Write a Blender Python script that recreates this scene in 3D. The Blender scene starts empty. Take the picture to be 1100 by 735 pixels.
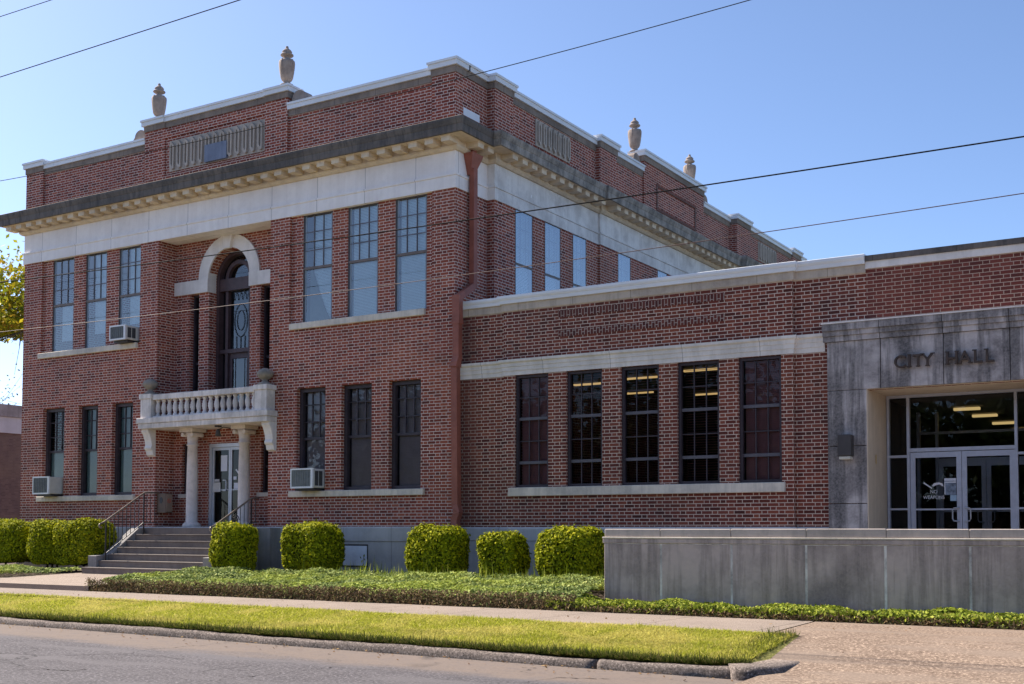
import bpy, bmesh, math, random
import numpy as np
from mathutils import Vector, Matrix
R = math.radians
random.seed(7)
rng = np.random.default_rng(7)
scn = bpy.context.scene
COL = scn.collection

# ------------------------------------------------------------------ node helpers
class NB:
    def __init__(s, name):
        s.m = bpy.data.materials.new(name); s.m.use_nodes = True
        s.t = s.m.node_tree; s.t.nodes.clear()
        s.out = s.t.nodes.new('ShaderNodeOutputMaterial')
    def node(s, kind, **kw):
        n = s.t.nodes.new(kind)
        for k, v in kw.items(): setattr(n, k, v)
        return n
    def put(s, sock, v):
        if v is None: return
        if isinstance(v, bpy.types.NodeSocket): s.t.links.new(v, sock)
        elif isinstance(v, (tuple, list)):
            sock.default_value = (*v, 1.0) if len(sock.default_value) == 4 and len(v) == 3 else v
        else: sock.default_value = v
    def math(s, op, a, b=None, c=None):
        n = s.node('ShaderNodeMath', operation=op)
        for i, v in enumerate((a, b, c)):
            if v is not None: s.put(n.inputs[i], v)
        return n.outputs[0]
    def mix(s, f, a, b, mode='MIX'):
        n = s.node('ShaderNodeMixRGB', blend_type=mode)
        s.put(n.inputs[0], f); s.put(n.inputs[1], a); s.put(n.inputs[2], b)
        return n.outputs[0]
    def pos(s):
        return s.node('ShaderNodeNewGeometry').outputs['Position']
    def sep(s, v):
        n = s.node('ShaderNodeSeparateXYZ'); s.put(n.inputs[0], v); return n.outputs
    def comb(s, x, y, z):
        n = s.node('ShaderNodeCombineXYZ')
        for i, v in enumerate((x, y, z)): s.put(n.inputs[i], v)
        return n.outputs[0]
    def scale(s, v, sc):
        n = s.node('ShaderNodeVectorMath', operation='MULTIPLY'); s.put(n.inputs[0], v); s.put(n.inputs[1], sc); return n.outputs[0]
    def noise(s, v, sc, det=3, rough=.55, out=0):
        n = s.node('ShaderNodeTexNoise'); s.put(n.inputs['Vector'], v)
        n.inputs['Scale'].default_value = sc; n.inputs['Detail'].default_value = det; n.inputs['Roughness'].default_value = rough
        return n.outputs[out]
    def ramp(s, f, stops, interp='LINEAR'):
        n = s.node('ShaderNodeValToRGB'); n.color_ramp.interpolation = interp
        e = n.color_ramp.elements
        while len(e) < len(stops): e.new(.5)
        for i, (p, c) in enumerate(stops):
            e[i].position = p; e[i].color = (*c, 1) if isinstance(c, (tuple, list)) else (c, c, c, 1)
        s.put(n.inputs[0], f); return n.outputs[0]
    def rng(s, v, a, b, c=0., d=1.):
        n = s.node('ShaderNodeMapRange'); n.clamp = True
        for i, x in enumerate((v, a, b, c, d)): s.put(n.inputs[i], x)
        return n.outputs[0]
    def bsdf(s, col, rough=.8, spec=.3, bump=None, bstr=.3, bdist=.01, **kw):
        p = s.node('ShaderNodeBsdfPrincipled')
        s.put(p.inputs['Base Color'], col); s.put(p.inputs['Roughness'], rough)
        p.inputs['Specular IOR Level'].default_value = spec
        for k, v in kw.items(): s.put(p.inputs[k], v)
        if bump is not None:
            b = s.node('ShaderNodeBump'); b.inputs['Strength'].default_value = bstr; b.inputs['Distance'].default_value = bdist
            s.put(b.inputs['Height'], bump); s.t.links.new(b.outputs[0], p.inputs['Normal'])
        s.t.links.new(p.outputs[0], s.out.inputs[0]); return s.m

def wall_uv(b):
    """u runs along the wall (X on street-facing walls, Y on side walls), v is height."""
    g = b.node('ShaderNodeNewGeometry'); p = b.sep(g.outputs['Position']); n = b.sep(g.outputs['True Normal'])
    side = b.math('GREATER_THAN', b.math('ABSOLUTE', n[0]), .6)
    u = b.math('ADD', b.math('MULTIPLY', p[0], b.math('SUBTRACT', 1., side)), b.math('MULTIPLY', p[1], side))
    return u, p[2], g.outputs['Position']

def mat_brick(name, dark, mid, light, mortar, joint=.0075, h=.0677, soldier=False, z0=0., stain=None, grime=(.05, .04, .04)):
    b = NB(name); u, z, P = wall_uv(b)
    if soldier: u, z = z, u
    v = b.math('DIVIDE', b.math('SUBTRACT', z, z0), h)
    row = b.math('FLOOR', v); fv = b.math('MULTIPLY', b.math('FRACT', v), h)
    PER, ST = .325, .215
    uu = b.math('ADD', b.math('DIVIDE', u, PER), b.math('MULTIPLY', b.math('FLOORED_MODULO', row, 2.), .5))
    idx = b.math('FLOOR', uu); fu = b.math('MULTIPLY', b.math('FRACT', uu), PER)
    hd = b.math('GREATER_THAN', fu, ST)
    loc = b.math('SUBTRACT', fu, b.math('MULTIPLY', hd, ST))
    wid = b.math('SUBTRACT', ST, b.math('MULTIPLY', hd, 2 * ST - PER))
    du = b.math('MINIMUM', loc, b.math('SUBTRACT', wid, loc)); dv = b.math('MINIMUM', fv, b.math('SUBTRACT', h, fv))
    d = b.math('MINIMUM', du, dv)
    jn = b.math('MULTIPLY', b.math('SUBTRACT', b.noise(P, 40., 2), .5), .008)
    m = b.rng(b.math('ADD', d, jn), joint - .002, joint + .002)
    w = b.node('ShaderNodeTexWhiteNoise', noise_dimensions='2D')
    b.put(w.inputs['Vector'], b.comb(b.math('ADD', b.math('MULTIPLY', idx, 2.), hd), row, 0.))
    rnd = w.outputs[0]
    col = b.ramp(rnd, [(0., dark), (.4, mid), (.65, mid), (1., light)])
    big = b.noise(P, .55, 4, .6); fine = b.noise(P, 9., 3)
    col = b.mix(b.rng(big, .45, .75, 0., .35), col, grime)
    col = b.mix(b.rng(fine, .35, .75, 0., .25), col, mid)
    if not soldier: col = b.mix(b.rng(b.noise(b.scale(P, (1, 1, 1.6)), .33, 5, .6, 0), .5, .68, 0., .45), col, (light[0] * 1.05, light[1] * 1.1, light[2] * .9))
    if stain:
        px_ = b.sep(P)
        wob = b.math('MULTIPLY', b.math('SUBTRACT', b.noise(b.scale(P, (1, 1, .5)), 2.2, 4, .7), .5), .5)
        k = b.math('MULTIPLY', b.rng(b.math('ADD', px_[0], wob), stain, stain - .35), b.rng(b.noise(P, 3., 4, .7), .25, .6, .5, 1.))
        mortar_d = b.mix(b.math('MULTIPLY', k, .8), mortar, (.10, .06, .05)); col = b.mix(b.math('MULTIPLY', k, .45), col, (.06, .03, .028))
    mcol = b.mix(b.rng(b.noise(P, 1.1, 4, .65), .38, .7, 0., .55), mortar_d if stain else mortar, tuple(c * .55 for c in mortar))
    c = b.mix(m, mcol, col)
    return b.bsdf(c, .88, .25, bump=m, bstr=.5, bdist=.006)

def mat_stone(name, base, dirt, amt=.5, streak=.4, joints=0., rough=.85, fine=.15, streak_col=None, jcol=None, jz=(-1e3, 1e3), sscale=3.2, zs=.25, big_sc=.9, th=0., fleck=None):
    b = NB(name); u, z, P = wall_uv(b)
    n1 = b.noise(P, big_sc, 5, .62)
    col = b.mix(b.rng(n1, .44 - th, .64 - th, 0., amt), base, dirt)
    st = b.noise(b.scale(P, (sscale, sscale, zs)), 1.6, 4, .65)
    col = b.mix(b.rng(st, .47 - th, .62 - th, 0., streak), col, streak_col or dirt)
    n2 = b.noise(P, 28., 4, .7)
    col = b.mix(b.rng(n2, .3, .75, 0., fine), col, tuple(min(1, c * 1.45) for c in base))
    col = b.mix(b.rng(b.noise(P, 7., 4, .7), .5, .75, 0., fine * 1.2), col, tuple(c * .5 for c in base))
    if fleck:
        col = b.mix(b.math('MULTIPLY', b.rng(b.noise(P, 3.6, 4, .62), .665, .69), b.rng(b.noise(P, .8, 2), .45, .55)), col, fleck)
    if joints:
        f = b.math('FRACT', b.math('DIVIDE', u, joints))
        dj = b.math('MULTIPLY', b.math('MINIMUM', f, b.math('SUBTRACT', 1., f)), joints)
        j = b.math('SUBTRACT', 1., b.rng(dj, .004, .009))
        col = b.mix(b.math('MULTIPLY', j, .75), col, jcol or tuple(c * .35 for c in base))
    return b.bsdf(col, rough, .25, bump=b.noise(P, 22., 5, .7), bstr=.25, bdist=.01)

def mat_plain(name, col, rough=.6, spec=.4, var=.2, metal=0., sc=6.):
    b = NB(name); P = b.pos()
    c = b.mix(b.rng(b.noise(P, sc, 4, .65), .35, .7), tuple(x * (1 - var) for x in col), tuple(min(1, x * (1 + var * .6)) for x in col))
    return b.bsdf(c, rough, spec, **{'Metallic': metal})

def mat_glass(name, tint, ior=1.5, add=0., wob=.004):
    b = NB(name); P = b.pos()
    bm_ = b.node('ShaderNodeBump'); bm_.inputs['Strength'].default_value = .25; bm_.inputs['Distance'].default_value = wob
    b.put(bm_.inputs['Height'], b.noise(P, 1.6, 2))
    fr = b.node('ShaderNodeFresnel'); fr.inputs['IOR'].default_value = ior; b.t.links.new(bm_.outputs[0], fr.inputs['Normal'])
    tr = b.node('ShaderNodeBsdfTransparent'); b.put(tr.inputs[0], tint)
    gl = b.node('ShaderNodeBsdfGlossy'); gl.inputs['Roughness'].default_value = .0; b.t.links.new(bm_.outputs[0], gl.inputs['Normal'])
    f = b.math('ADD', fr.outputs[0], add)
    mx = b.node('ShaderNodeMixShader'); b.put(mx.inputs[0], f)
    b.t.links.new(tr.outputs[0], mx.inputs[1]); b.t.links.new(gl.outputs[0], mx.inputs[2]); b.t.links.new(mx.outputs[0], b.out.inputs[0])
    return b.m

def mat_leaf(name, stops, trans=.35, rough=.5, patch=None):
    b = NB(name); g = b.node('ShaderNodeNewGeometry')
    c = b.ramp(g.outputs['Random Per Island'], stops)
    if patch:
        n = b.rng(b.noise(g.outputs['Position'], patch[1], 3, .6), .45, .62)
        c = b.mix(b.math('MULTIPLY', n, patch[2]), c, patch[0])
    p = b.node('ShaderNodeBsdfPrincipled'); b.put(p.inputs['Base Color'], c); p.inputs['Roughness'].default_value = rough; p.inputs['Specular IOR Level'].default_value = .12
    t = b.node('ShaderNodeBsdfTranslucent'); b.put(t.inputs[0], c)
    mx = b.node('ShaderNodeMixShader'); mx.inputs[0].default_value = trans
    b.t.links.new(p.outputs[0], mx.inputs[1]); b.t.links.new(t.outputs[0], mx.inputs[2]); b.t.links.new(mx.outputs[0], b.out.inputs[0])
    return b.m

def mat_emit(name, col, s):
    b = NB(name); e = b.node('ShaderNodeEmission'); b.put(e.inputs[0], col); e.inputs[1].default_value = s
    b.t.links.new(e.outputs[0], b.out.inputs[0]); return b.m

M = {}
M['brick'] = mat_brick('red_brick', (.10, .025, .02), (.26, .057, .036), (.36, .10, .056), (.72, .56, .48), joint=.0066)
M['brick_wing'] = mat_brick('wing_brick', (.065, .018, .014), (.165, .039, .026), (.25, .07, .04), (.66, .51, .41), joint=.0064, stain=-13.95)
M['brick_new'] = mat_brick('newer_brick', (.09, .027, .023), (.155, .04, .031), (.21, .06, .045), (.48, .35, .27), joint=.0058)
M['brick_soldier'] = mat_brick('soldier_brick', (.075, .022, .019), (.12, .032, .024), (.16, .045, .032), (.40, .30, .25), soldier=True)
M['frieze'] = mat_stone('frieze_limestone', (.88, .82, .78), (.68, .61, .57), .45, .3, joints=1.42, fine=.12, jcol=(.2, .19, .2))
M['cornice'] = mat_stone('cornice_stone', (.72, .585, .42), (.45, .35, .25), .6, .35, fine=.2)
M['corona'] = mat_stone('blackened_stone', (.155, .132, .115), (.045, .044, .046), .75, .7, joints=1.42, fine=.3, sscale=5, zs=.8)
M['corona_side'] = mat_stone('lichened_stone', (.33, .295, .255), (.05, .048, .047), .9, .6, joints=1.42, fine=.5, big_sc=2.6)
M['frieze_side'] = mat_stone('patched_limestone', (.76, .72, .68), (.45, .41, .38), .75, .35, big_sc=1.6, fine=.25, fleck=(.9, .9, .9))
M['coping_stone'] = mat_stone('coping_stone', (.27, .215, .175), (.12, .095, .08), .7, .5, joints=1.2, fine=.3)
M['wing_stone'] = mat_stone('tan_coping_stone', (.50, .42, .34), (.27, .22, .18), .7, .5, joints=1.3, fine=.3)
M['trim'] = mat_stone('trim_limestone', (.80, .74, .69), (.52, .47, .43), .6, .35, fine=.2)
M['band'] = mat_stone('band_limestone', (.74, .68, .62), (.46, .42, .37), .65, .45, joints=1.55, fine=.2)
M['sill'] = mat_stone('sill_limestone', (.68, .60, .50), (.30, .28, .25), .7, .35, fine=.25, sscale=5)
M['base'] = mat_stone('base_limestone', (.47, .45, .435), (.29, .275, .27), .7, .35, joints=1.35, fine=.15)
M['urn'] = mat_stone('urn_stone', (.33, .265, .225), (.15, .115, .10), .7, .3, fine=.35, big_sc=4)
M['ball'] = mat_stone('weathered_ball', (.30, .26, .215), (.12, .105, .095), .8, .3, fine=.35, big_sc=5)
M['granite'] = mat_stone('column_granite', (.68, .60, .55), (.36, .31, .28), .4, .25, fine=.4)
M['balcony'] = mat_stone('balcony_stone', (.78, .70, .65), (.36, .32, .29), .65, .5, fine=.25, sscale=5, big_sc=1.8)
M['panel_stone'] = mat_stone('panel_stone', (.47, .40, .335), (.25, .215, .18), .6, .5, fine=.3, sscale=6)
M['surround'] = mat_stone('stained_surround', (.50, .45, .43), (.085, .075, .074), .8, .85, fine=.25, sscale=3.4, zs=.22, streak_col=(.05, .047, .048), th=.055, big_sc=1.5)
M['jamb'] = mat_stone('jamb_stone', (.62, .5, .37), (.42, .33, .24), .5, .3, fine=.15)
M['concrete_wall'] = mat_stone('retaining_concrete', (.50, .405, .37), (.17, .14, .13), .8, .7, th=.02, fine=.25, sscale=3.4, zs=.22)
M['concrete_cap'] = mat_stone('cap_concrete', (.50, .43, .38), (.2, .18, .165), .6, .3, fine=.25)
M['step'] = mat_stone('step_concrete', (.20, .168, .148), (.095, .08, .074), .6, .35, fine=.3)
M['cheek'] = mat_stone('cheek_concrete', (.27, .255, .245), (.14, .135, .13), .6, .4, fine=.25)
M['coping'] = mat_plain('white_metal_coping', (.72, .73, .75), .45, .5, .08, sc=1.5)
M['copper'] = mat_plain('red_painted_metal', (.30, .098, .066), .55, .3, .2, sc=5)
M['upframe'] = mat_plain('blue_grey_frame', (.10, .085, .085), .5, .4, .2)
M['upsash'] = mat_plain('grey_sash', (.17, .165, .19), .6, .3, .2)
M['injamb'] = mat_plain('pale_blue_jamb', (.30, .36, .42), .6, .3, .1)
M['dkframe'] = mat_plain('dark_purple_frame', (.052, .038, .045), .5, .4, .3)
M['wood'] = mat_plain('maroon_wood', (.085, .05, .052), .5, .4, .3)
M['rail'] = mat_plain('window_rail', (.16, .12, .10), .5, .4, .25)
M['railup'] = mat_plain('aluminium_rail', (.11, .10, .115), .5, .4, .2)
M['alu'] = mat_plain('storefront_aluminium', (.50, .52, .60), .38, .5, .1, metal=.35)
M['dooralu'] = mat_plain('door_aluminium', (.56, .57, .60), .38, .5, .1, metal=.3)
M['iron'] = mat_plain('black_iron', (.022, .02, .022), .5, .5, .3)
M['handrail'] = mat_plain('sunlit_handrail', (.25, .2, .16), .38, .5, .3, metal=.3)  # paler than the iron: sunlight on the top rail put into its colour
M['acbody'] = mat_plain('ac_cream_metal', (.60, .58, .55), .5, .4, .1)
M['acface'] = mat_plain('ac_white_plastic', (.74, .74, .76), .45, .4, .06)
M['acgrille'] = mat_plain('ac_dark_grille', (.06, .065, .07), .5, .4, .3)
M['acgrille2'] = mat_plain('ac_grey_grille', (.22, .235, .24), .5, .4, .2)
M['blind'] = mat_plain('pale_blind', (.84, .90, .91), .6, .3, .05)
M['blind_dk'] = mat_plain('brown_blind', (.42, .36, .35), .6, .3, .1)
M['blind_br'] = mat_plain('maroon_blind', (.34, .17, .17), .6, .3, .1)
M['curtain'] = mat_plain('grey_curtain', (.13, .15, .13), .8, .2, .2)
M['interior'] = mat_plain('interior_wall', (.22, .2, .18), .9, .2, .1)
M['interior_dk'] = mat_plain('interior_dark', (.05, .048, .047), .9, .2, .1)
M['ceiling'] = mat_plain('ceiling_tile', (.36, .34, .31), .9, .2, .1)
M['glass_up'] = mat_glass('sky_glass', (.92, 1., 1.), 1.55, .13, .0012)
M['glass_left'] = mat_glass('left_glass', (.50, .59, .56), 1.5, .0, .0015)
M['glass_side'] = mat_glass('side_glass', (.75, .9, 1.), 1.8, .36, .0015)
M['glass_lo'] = mat_glass('ground_glass', (.85, .84, .86), 1.5, 0., .0015)
M['glass_wing'] = mat_glass('wing_glass', (.74, .70, .70), 1.33, 0., .0015)
M['glass_door'] = mat_glass('door_glass', (.72, .74, .76), 1.45, 0.)
M['glass_arch'] = mat_glass('leaded_glass', (.3, .36, .4), 1.6, .06)
M['lead'] = mat_plain('lead_came', (.03, .032, .035), .5, .4, .2)
M['lamp'] = mat_emit('fluorescent_tube', (1., .70, .28), .34)
M['bronze'] = mat_plain('bronze_letter', (.075, .048, .034), .45, .5, .3, metal=.4)
M['fixture'] = mat_plain('bronze_fixture', (.055, .047, .045), .5, .4, .15)
M['lens'] = mat_plain('frosted_lens', (.55, .52, .45), .4, .4, .1)
M['paper'] = mat_plain('white_paper', (.72, .74, .8), .7, .2, .05)
M['paper_b'] = mat_plain('blue_paper', (.40, .55, .68), .7, .2, .15)
M['paper_g'] = mat_plain('photo_paper', (.25, .30, .38), .7, .2, .5, sc=14)
M['decal'] = mat_plain('white_decal', (.75, .75, .78), .7, .2, .03)
M['yellow'] = mat_plain('yellow_mark', (.62, .38, .05), .7, .2, .1)
M['red'] = mat_plain('red_mark', (.5, .12, .08), .7, .2, .1)
M['box'] = mat_plain('tan_metal', (.12, .075, .05), .5, .4, .12)
M['box2'] = mat_plain('light_tan_metal', (.26, .19, .14), .5, .4, .12)
M['board'] = mat_stone('painted_board', (.80, .84, .92), (.55, .58, .66), .7, .5, fine=.3, sscale=7, zs=1.)
M['slate'] = mat_stone('slate_plate', (.21, .24, .31), (.12, .14, .19), .6, .5, fine=.3, sscale=8)
M['roof'] = mat_plain('roof_felt', (.18, .18, .18), .9, .2, .2)
M['cable'] = mat_plain('black_cable', (.012, .011, .012), .8, .1, .2)
M['cable_red'] = mat_plain('rusty_cable', (.10, .05, .042), .6, .3, .2)
M['cable_grey'] = mat_plain('grey_cable', (.035, .036, .04), .9, .05, .2)
M['bark'] = mat_plain('tree_bark', (.09, .07, .055), .95, .1, .4)
M['paint'] = mat_plain('white_paint_patch', (.8, .8, .83), .7, .2, .05)
M['nb_brick'] = mat_brick('neighbour_brick', (.15, .1, .09), (.2, .135, .115), (.25, .17, .14), (.24, .18, .16), joint=.005)
M['nb_stone'] = mat_stone('neighbour_stone', (.40, .37, .36), (.2, .185, .18), .7, .6, fine=.2)
M['mortar'] = mat_stone('pale_mortar', (.72, .67, .63), (.24, .21, .2), .95, .7, fine=.3, sscale=4, zs=1.2, big_sc=3)
M['nb_white'] = mat_stone('neighbour_band', (.6, .6, .62), (.45, .45, .46), .5, .3, fine=.1)

HEDGE = [(0., (.05, .07, .004)), (.3, (.21, .24, .007)), (.8, (.42, .42, .010)), (1., (.55, .50, .018))]
M['hedge'] = mat_leaf('boxwood_leaf', HEDGE, .22, .8)
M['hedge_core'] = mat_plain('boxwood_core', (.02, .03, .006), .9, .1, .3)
M['ivy'] = mat_leaf('jasmine_leaf', [(0., (.06, .085, .025)), (.4, (.20, .26, .08)), (.8, (.36, .43, .14)), (1., (.5, .5, .17))], .22, .8, patch=((.46, .52, .08), .8, .55))
M['ivy_g'] = mat_leaf('green_leaf', [(0., (.05, .065, .012)), (.4, (.18, .235, .022)), (.8, (.38, .43, .05)), (.97, (.5, .5, .1)), (1., (.25, .15, .08))], .25, .8)
M['twig'] = mat_leaf('dry_twig', [(0., (.08, .055, .03)), (.6, (.22, .15, .075)), (.85, (.30, .22, .11)), (.9, (.16, .18, .05)), (1., (.2, .22, .07))], .1, .9)
M['grass'] = mat_leaf('lawn_blade', [(0., (.24, .26, .02)), (.5, (.42, .44, .045)), (.85, (.55, .53, .10)), (1., (.68, .56, .24))], .45, .8, patch=((.66, .56, .19), 1.1, .55))
M['grass_shade'] = mat_leaf('shaded_edge_blade', [(0., (.05, .07, .012)), (.6, (.10, .13, .02)), (1., (.22, .17, .07))], .3, .6)  # dark copy of the lawn colours: shade painted into the verge's street edge
M['autumn'] = mat_leaf('autumn_leaf', [(0., (.12, .15, .012)), (.45, (.30, .29, .02)), (.85, (.46, .35, .02)), (1., (.38, .2, .03))], .45)
M['treeleaf'] = mat_leaf('tree_leaf', [(0., (.025, .05, .012)), (.6, (.05, .085, .02)), (1., (.09, .12, .03))], .3)
M['bareleaf'] = mat_leaf('sparse_leaf', [(0., (.12, .10, .09)), (1., (.2, .18, .17))], .2)

def mat_ground(name, base, dark, light, speck=120., sc=.6, bump=.3, crack=None, joints=None, patch=None, sand=False):
    b = NB(name); P = b.pos(); p = b.sep(P)
    c = b.mix(b.rng(b.noise(P, sc, 6, .65), .35, .7), base, dark)
    c = b.mix(b.rng(b.noise(P, sc * 7, 4, .7), .45, .75, 0., .5), c, light)
    sp = b.noise(P, speck, 2, .8)
    c = b.mix(b.rng(sp, .53, .70, 0., .85), c, tuple(min(1, x * 1.7) for x in light))
    c = b.mix(b.rng(sp, .47, .32, 0., .85), c, tuple(x * .45 for x in dark))
    if patch:
        n = b.rng(b.noise(b.scale(P, (.35, 1.4, 1)), 1.2, 4, .6), .5, .62, 0., .7); c = b.mix(n, c, patch)
    if sand:   # sand and grit washed up against the kerb
        e = b.math('ADD', p[1], b.math('MULTIPLY', p[0], .043)); e = b.math('ADD', e, b.math('MULTIPLY', b.math('SUBTRACT', b.noise(b.scale(P, (.5, 1.6, 1)), 1.4, 6, .7), .5), 1.3))
        k = b.rng(e, 10.05, 10.5, 0., .9); k = b.math('MULTIPLY', k, b.rng(b.noise(P, 5., 4, .75), .2, .55, .45, 1.))
        c = b.mix(k, c, b.mix(b.noise(P, 30., 3, .8), (.13, .098, .08), (.235, .185, .15)))
    if crack:
        v = b.node('ShaderNodeTexVoronoi', feature='DISTANCE_TO_EDGE'); v.inputs['Scale'].default_value = crack[0]
        wob = b.node('ShaderNodeVectorMath', operation='ADD'); b.put(wob.inputs[0], b.scale(P, (1, 1.3, 0)))
        nz = b.noise(P, 1.3, 5, .7, 1); b.put(wob.inputs[1], b.scale(nz, (1.3, 1.3, 0)))
        b.put(v.inputs['Vector'], wob.outputs[0])
        k = b.math('MULTIPLY', b.rng(v.outputs['Distance'], crack[1], crack[1] * .3), b.rng(b.noise(P, .35, 3), .47, .56))
        c = b.mix(b.math('MULTIPLY', k, .85), c, tuple(x * .35 for x in dark))
    if joints:
        for ax, step, off in joints:
            f = b.math('FRACT', b.math('DIVIDE', b.math('ADD', p[ax], off), step))
            d = b.math('MULTIPLY', b.math('MINIMUM', f, b.math('SUBTRACT', 1., f)), step)
            c = b.mix(b.math('MULTIPLY', b.rng(d, .014, .006), .8), c, tuple(x * .35 for x in dark))
    return b.bsdf(c, .92, .2, bump=sp, bstr=bump, bdist=.006)
M['asphalt'] = mat_ground('old_asphalt', (.098, .089, .094), (.062, .056, .06), (.145, .132, .137), 26., .5, .6, crack=(.42, .011), patch=(.125, .114, .118), sand=True)
M['crackfill'] = mat_plain('crack_dirt', (.03, .025, .023), .95, .1, .4, sc=14.)
M['litter'] = mat_leaf('fallen_leaf', [(0., (.10, .05, .025)), (.5, (.22, .12, .05)), (1., (.36, .24, .10))], .1, .9)
M['gutter'] = mat_ground('sandy_gutter', (.33, .265, .215), (.22, .175, .145), (.4, .33, .27), 45., 1.1, .5, patch=(.2, .175, .165))
M['walk'] = mat_ground('sidewalk_concrete', (.27, .215, .175), (.20, .16, .13), (.315, .255, .21), 60., .8, .2, joints=[(0, 1.62, .35)])
M['slab'] = mat_ground('walkway_concrete', (.30, .236, .19), (.23, .18, .146), (.34, .275, .225), 60., .8, .2, joints=[(1, 1.55, .4)])
M['apron'] = mat_ground('aggregate_concrete', (.225, .163, .12), (.16, .112, .083), (.31, .235, .175), 30., .9, .3, patch=(.235, .18, .14))
M['kerb'] = mat_ground('kerb_concrete', (.17, .138, .118), (.085, .07, .062), (.25, .205, .18), 40., 1.5, .4)
M['soil'] = mat_ground('bed_soil', (.075, .05, .035), (.045, .03, .022), (.12, .085, .06), 30., 2., .5)
M['lawn_base'] = mat_ground('lawn_soil', (.22, .21, .05), (.16, .15, .04), (.30, .26, .09), 30., 2., .3)
M['earth'] = mat_ground('distant_ground', (.10, .11, .05), (.08, .08, .045), (.14, .13, .07), 3., .05, .1)
M['terrace'] = mat_ground('terrace_concrete', (.3, .27, .25), (.22, .2, .185), (.36, .33, .3), 60., .8, .2)

# ------------------------------------------------------------------ object helpers
def link(name, me, parent=None):
    o = bpy.data.objects.new(name, me); COL.objects.link(o)
    if parent is not None:
        o.parent = parent
        o.matrix_parent_inverse = WORLD[parent.name].inverted()
    WORLD[o.name] = WORLD[parent.name] if parent is not None and False else Matrix.Identity(4)
    return o
WORLD = {}
def obj(name, bm, mat, parent=None, smooth=False, bevel=0.):
    me = bpy.data.meshes.new(name)
    if bevel:
        bmesh.ops.remove_doubles(bm, verts=bm.verts[:], dist=1e-5)
        bmesh.ops.bevel(bm, geom=[e for e in bm.edges if len(e.link_faces) == 2 and e.calc_face_angle(0) > .6], offset=bevel, segments=1, affect='EDGES', profile=.5)
    bm.to_mesh(me); bm.free()
    me.materials.append(M[mat] if isinstance(mat, str) else mat)
    if smooth: me.polygons.foreach_set('use_smooth', [True] * len(me.polygons))
    return link(name, me, parent)
def thing(name, label, cat, loc=(0, 0, 0), group=None):
    o = bpy.data.objects.new(name, None); COL.objects.link(o); o.location = loc; o.empty_display_size = .3
    WORLD[o.name] = Matrix.Translation(loc)
    return tag(o, label, cat, group)
def tag(o, label, cat=None, group=None):
    o['label'] = label
    if cat: o['category'] = cat
    if group: o['group'] = group
    return o
def structure(name, bm, mat, **k):
    o = obj(name, bm, mat, **k); o['kind'] = 'structure'; return o
def NEW(): return bmesh.new()
def face(bm, pts):
    return bm.faces.new([bm.verts.new(p) for p in pts])
def box(bm, x0, x1, y0, y1, z0, z1):
    v = [bm.verts.new((x, y, z)) for z in (z0, z1) for x, y in ((x0, y0), (x1, y0), (x1, y1), (x0, y1))]
    for q in ((3, 2, 1, 0), (4, 5, 6, 7), (0, 1, 5, 4), (1, 2, 6, 5), (2, 3, 7, 6), (3, 0, 4, 7)): bm.faces.new([v[i] for i in q])
# wall frames: F = street-facing wall on plane Y=p, S = right-facing wall on plane X=p, L = left-facing wall
def pt(fr, u, z, d):
    k, p = fr
    if k == 'F': return (u, p - d, z)
    if k == 'S': return (p + d, u, z)
    return (p - d, u, z)
def fbox(bm, fr, u0, u1, z0, z1, d0, d1):
    a, b = pt(fr, u0, z0, d0), pt(fr, u1, z1, d1)
    box(bm, *[f(a[i // 2], b[i // 2]) for i, f in zip(range(6), (min, max) * 3)])
def fquad(bm, fr, u0, u1, z0, z1, d):
    q = [pt(fr, u0, z0, d), pt(fr, u1, z0, d), pt(fr, u1, z1, d), pt(fr, u0, z1, d)]
    if fr[0] == 'L': q.reverse()
    face(bm, q)
def wall(bm, fr, u0, u1, z0, z1, holes=(), d=0.):
    """flat wall with rectangular openings; hole = (u0,u1,z0,z1,depth)"""
    us = sorted({u0, u1, *[h[i] for h in holes for i in (0, 1)]}); zs = sorted({z0, z1, *[h[i] for h in holes for i in (2, 3)]})
    us = [u for u in us if u0 <= u <= u1]; zs = [z for z in zs if z0 <= z <= z1]
    for a, b in zip(us, us[1:]):
        for c, e in zip(zs, zs[1:]):
            mu, mz = (a + b) / 2, (c + e) / 2
            if any(h[0] < mu < h[1] and h[2] < mz < h[3] for h in holes): continue
            fquad(bm, fr, a, b, c, e, d)
    for h in holes:
        a, b, c, e, dep = h[:5]
        face(bm, [pt(fr, a, c, d), pt(fr, a, e, d), pt(fr, a, e, d - dep), pt(fr, a, c, d - dep)])
        face(bm, [pt(fr, b, c, d - dep), pt(fr, b, e, d - dep), pt(fr, b, e, d), pt(fr, b, c, d)])
        if len(h) < 6: face(bm, [pt(fr, a, e, d), pt(fr, b, e, d), pt(fr, b, e, d - dep), pt(fr, a, e, d - dep)])
        face(bm, [pt(fr, a, c, d - dep), pt(fr, b, c, d - dep), pt(fr, b, c, d), pt(fr, a, c, d)])
def sweep(bm, path, prof, caps=True):
    """moulding: profile of (outward offset, z) carried along an orthogonal footprint path (outside on the right hand)"""
    P = [Vector(p) for p in path]; N = []
    for a, b in zip(P, P[1:]):
        t = (b - a).normalized(); N.append(Vector((t.y, -t.x)))
    rings = []
    for i, p in enumerate(P):
        if i == 0: n = N[0]
        elif i == len(P) - 1: n = N[-1]
        else: n = N[i - 1] + N[i]
        rings.append([bm.verts.new((p.x + n.x * o, p.y + n.y * o, z)) for o, z in prof])
    for r, s in zip(rings, rings[1:]):
        for j in range(len(prof) - 1): bm.faces.new([r[j], s[j], s[j + 1], r[j + 1]])
    if caps and len(prof) > 2:
        bm.faces.new(rings[0]); bm.faces.new(list(reversed(rings[-1])))
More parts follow.
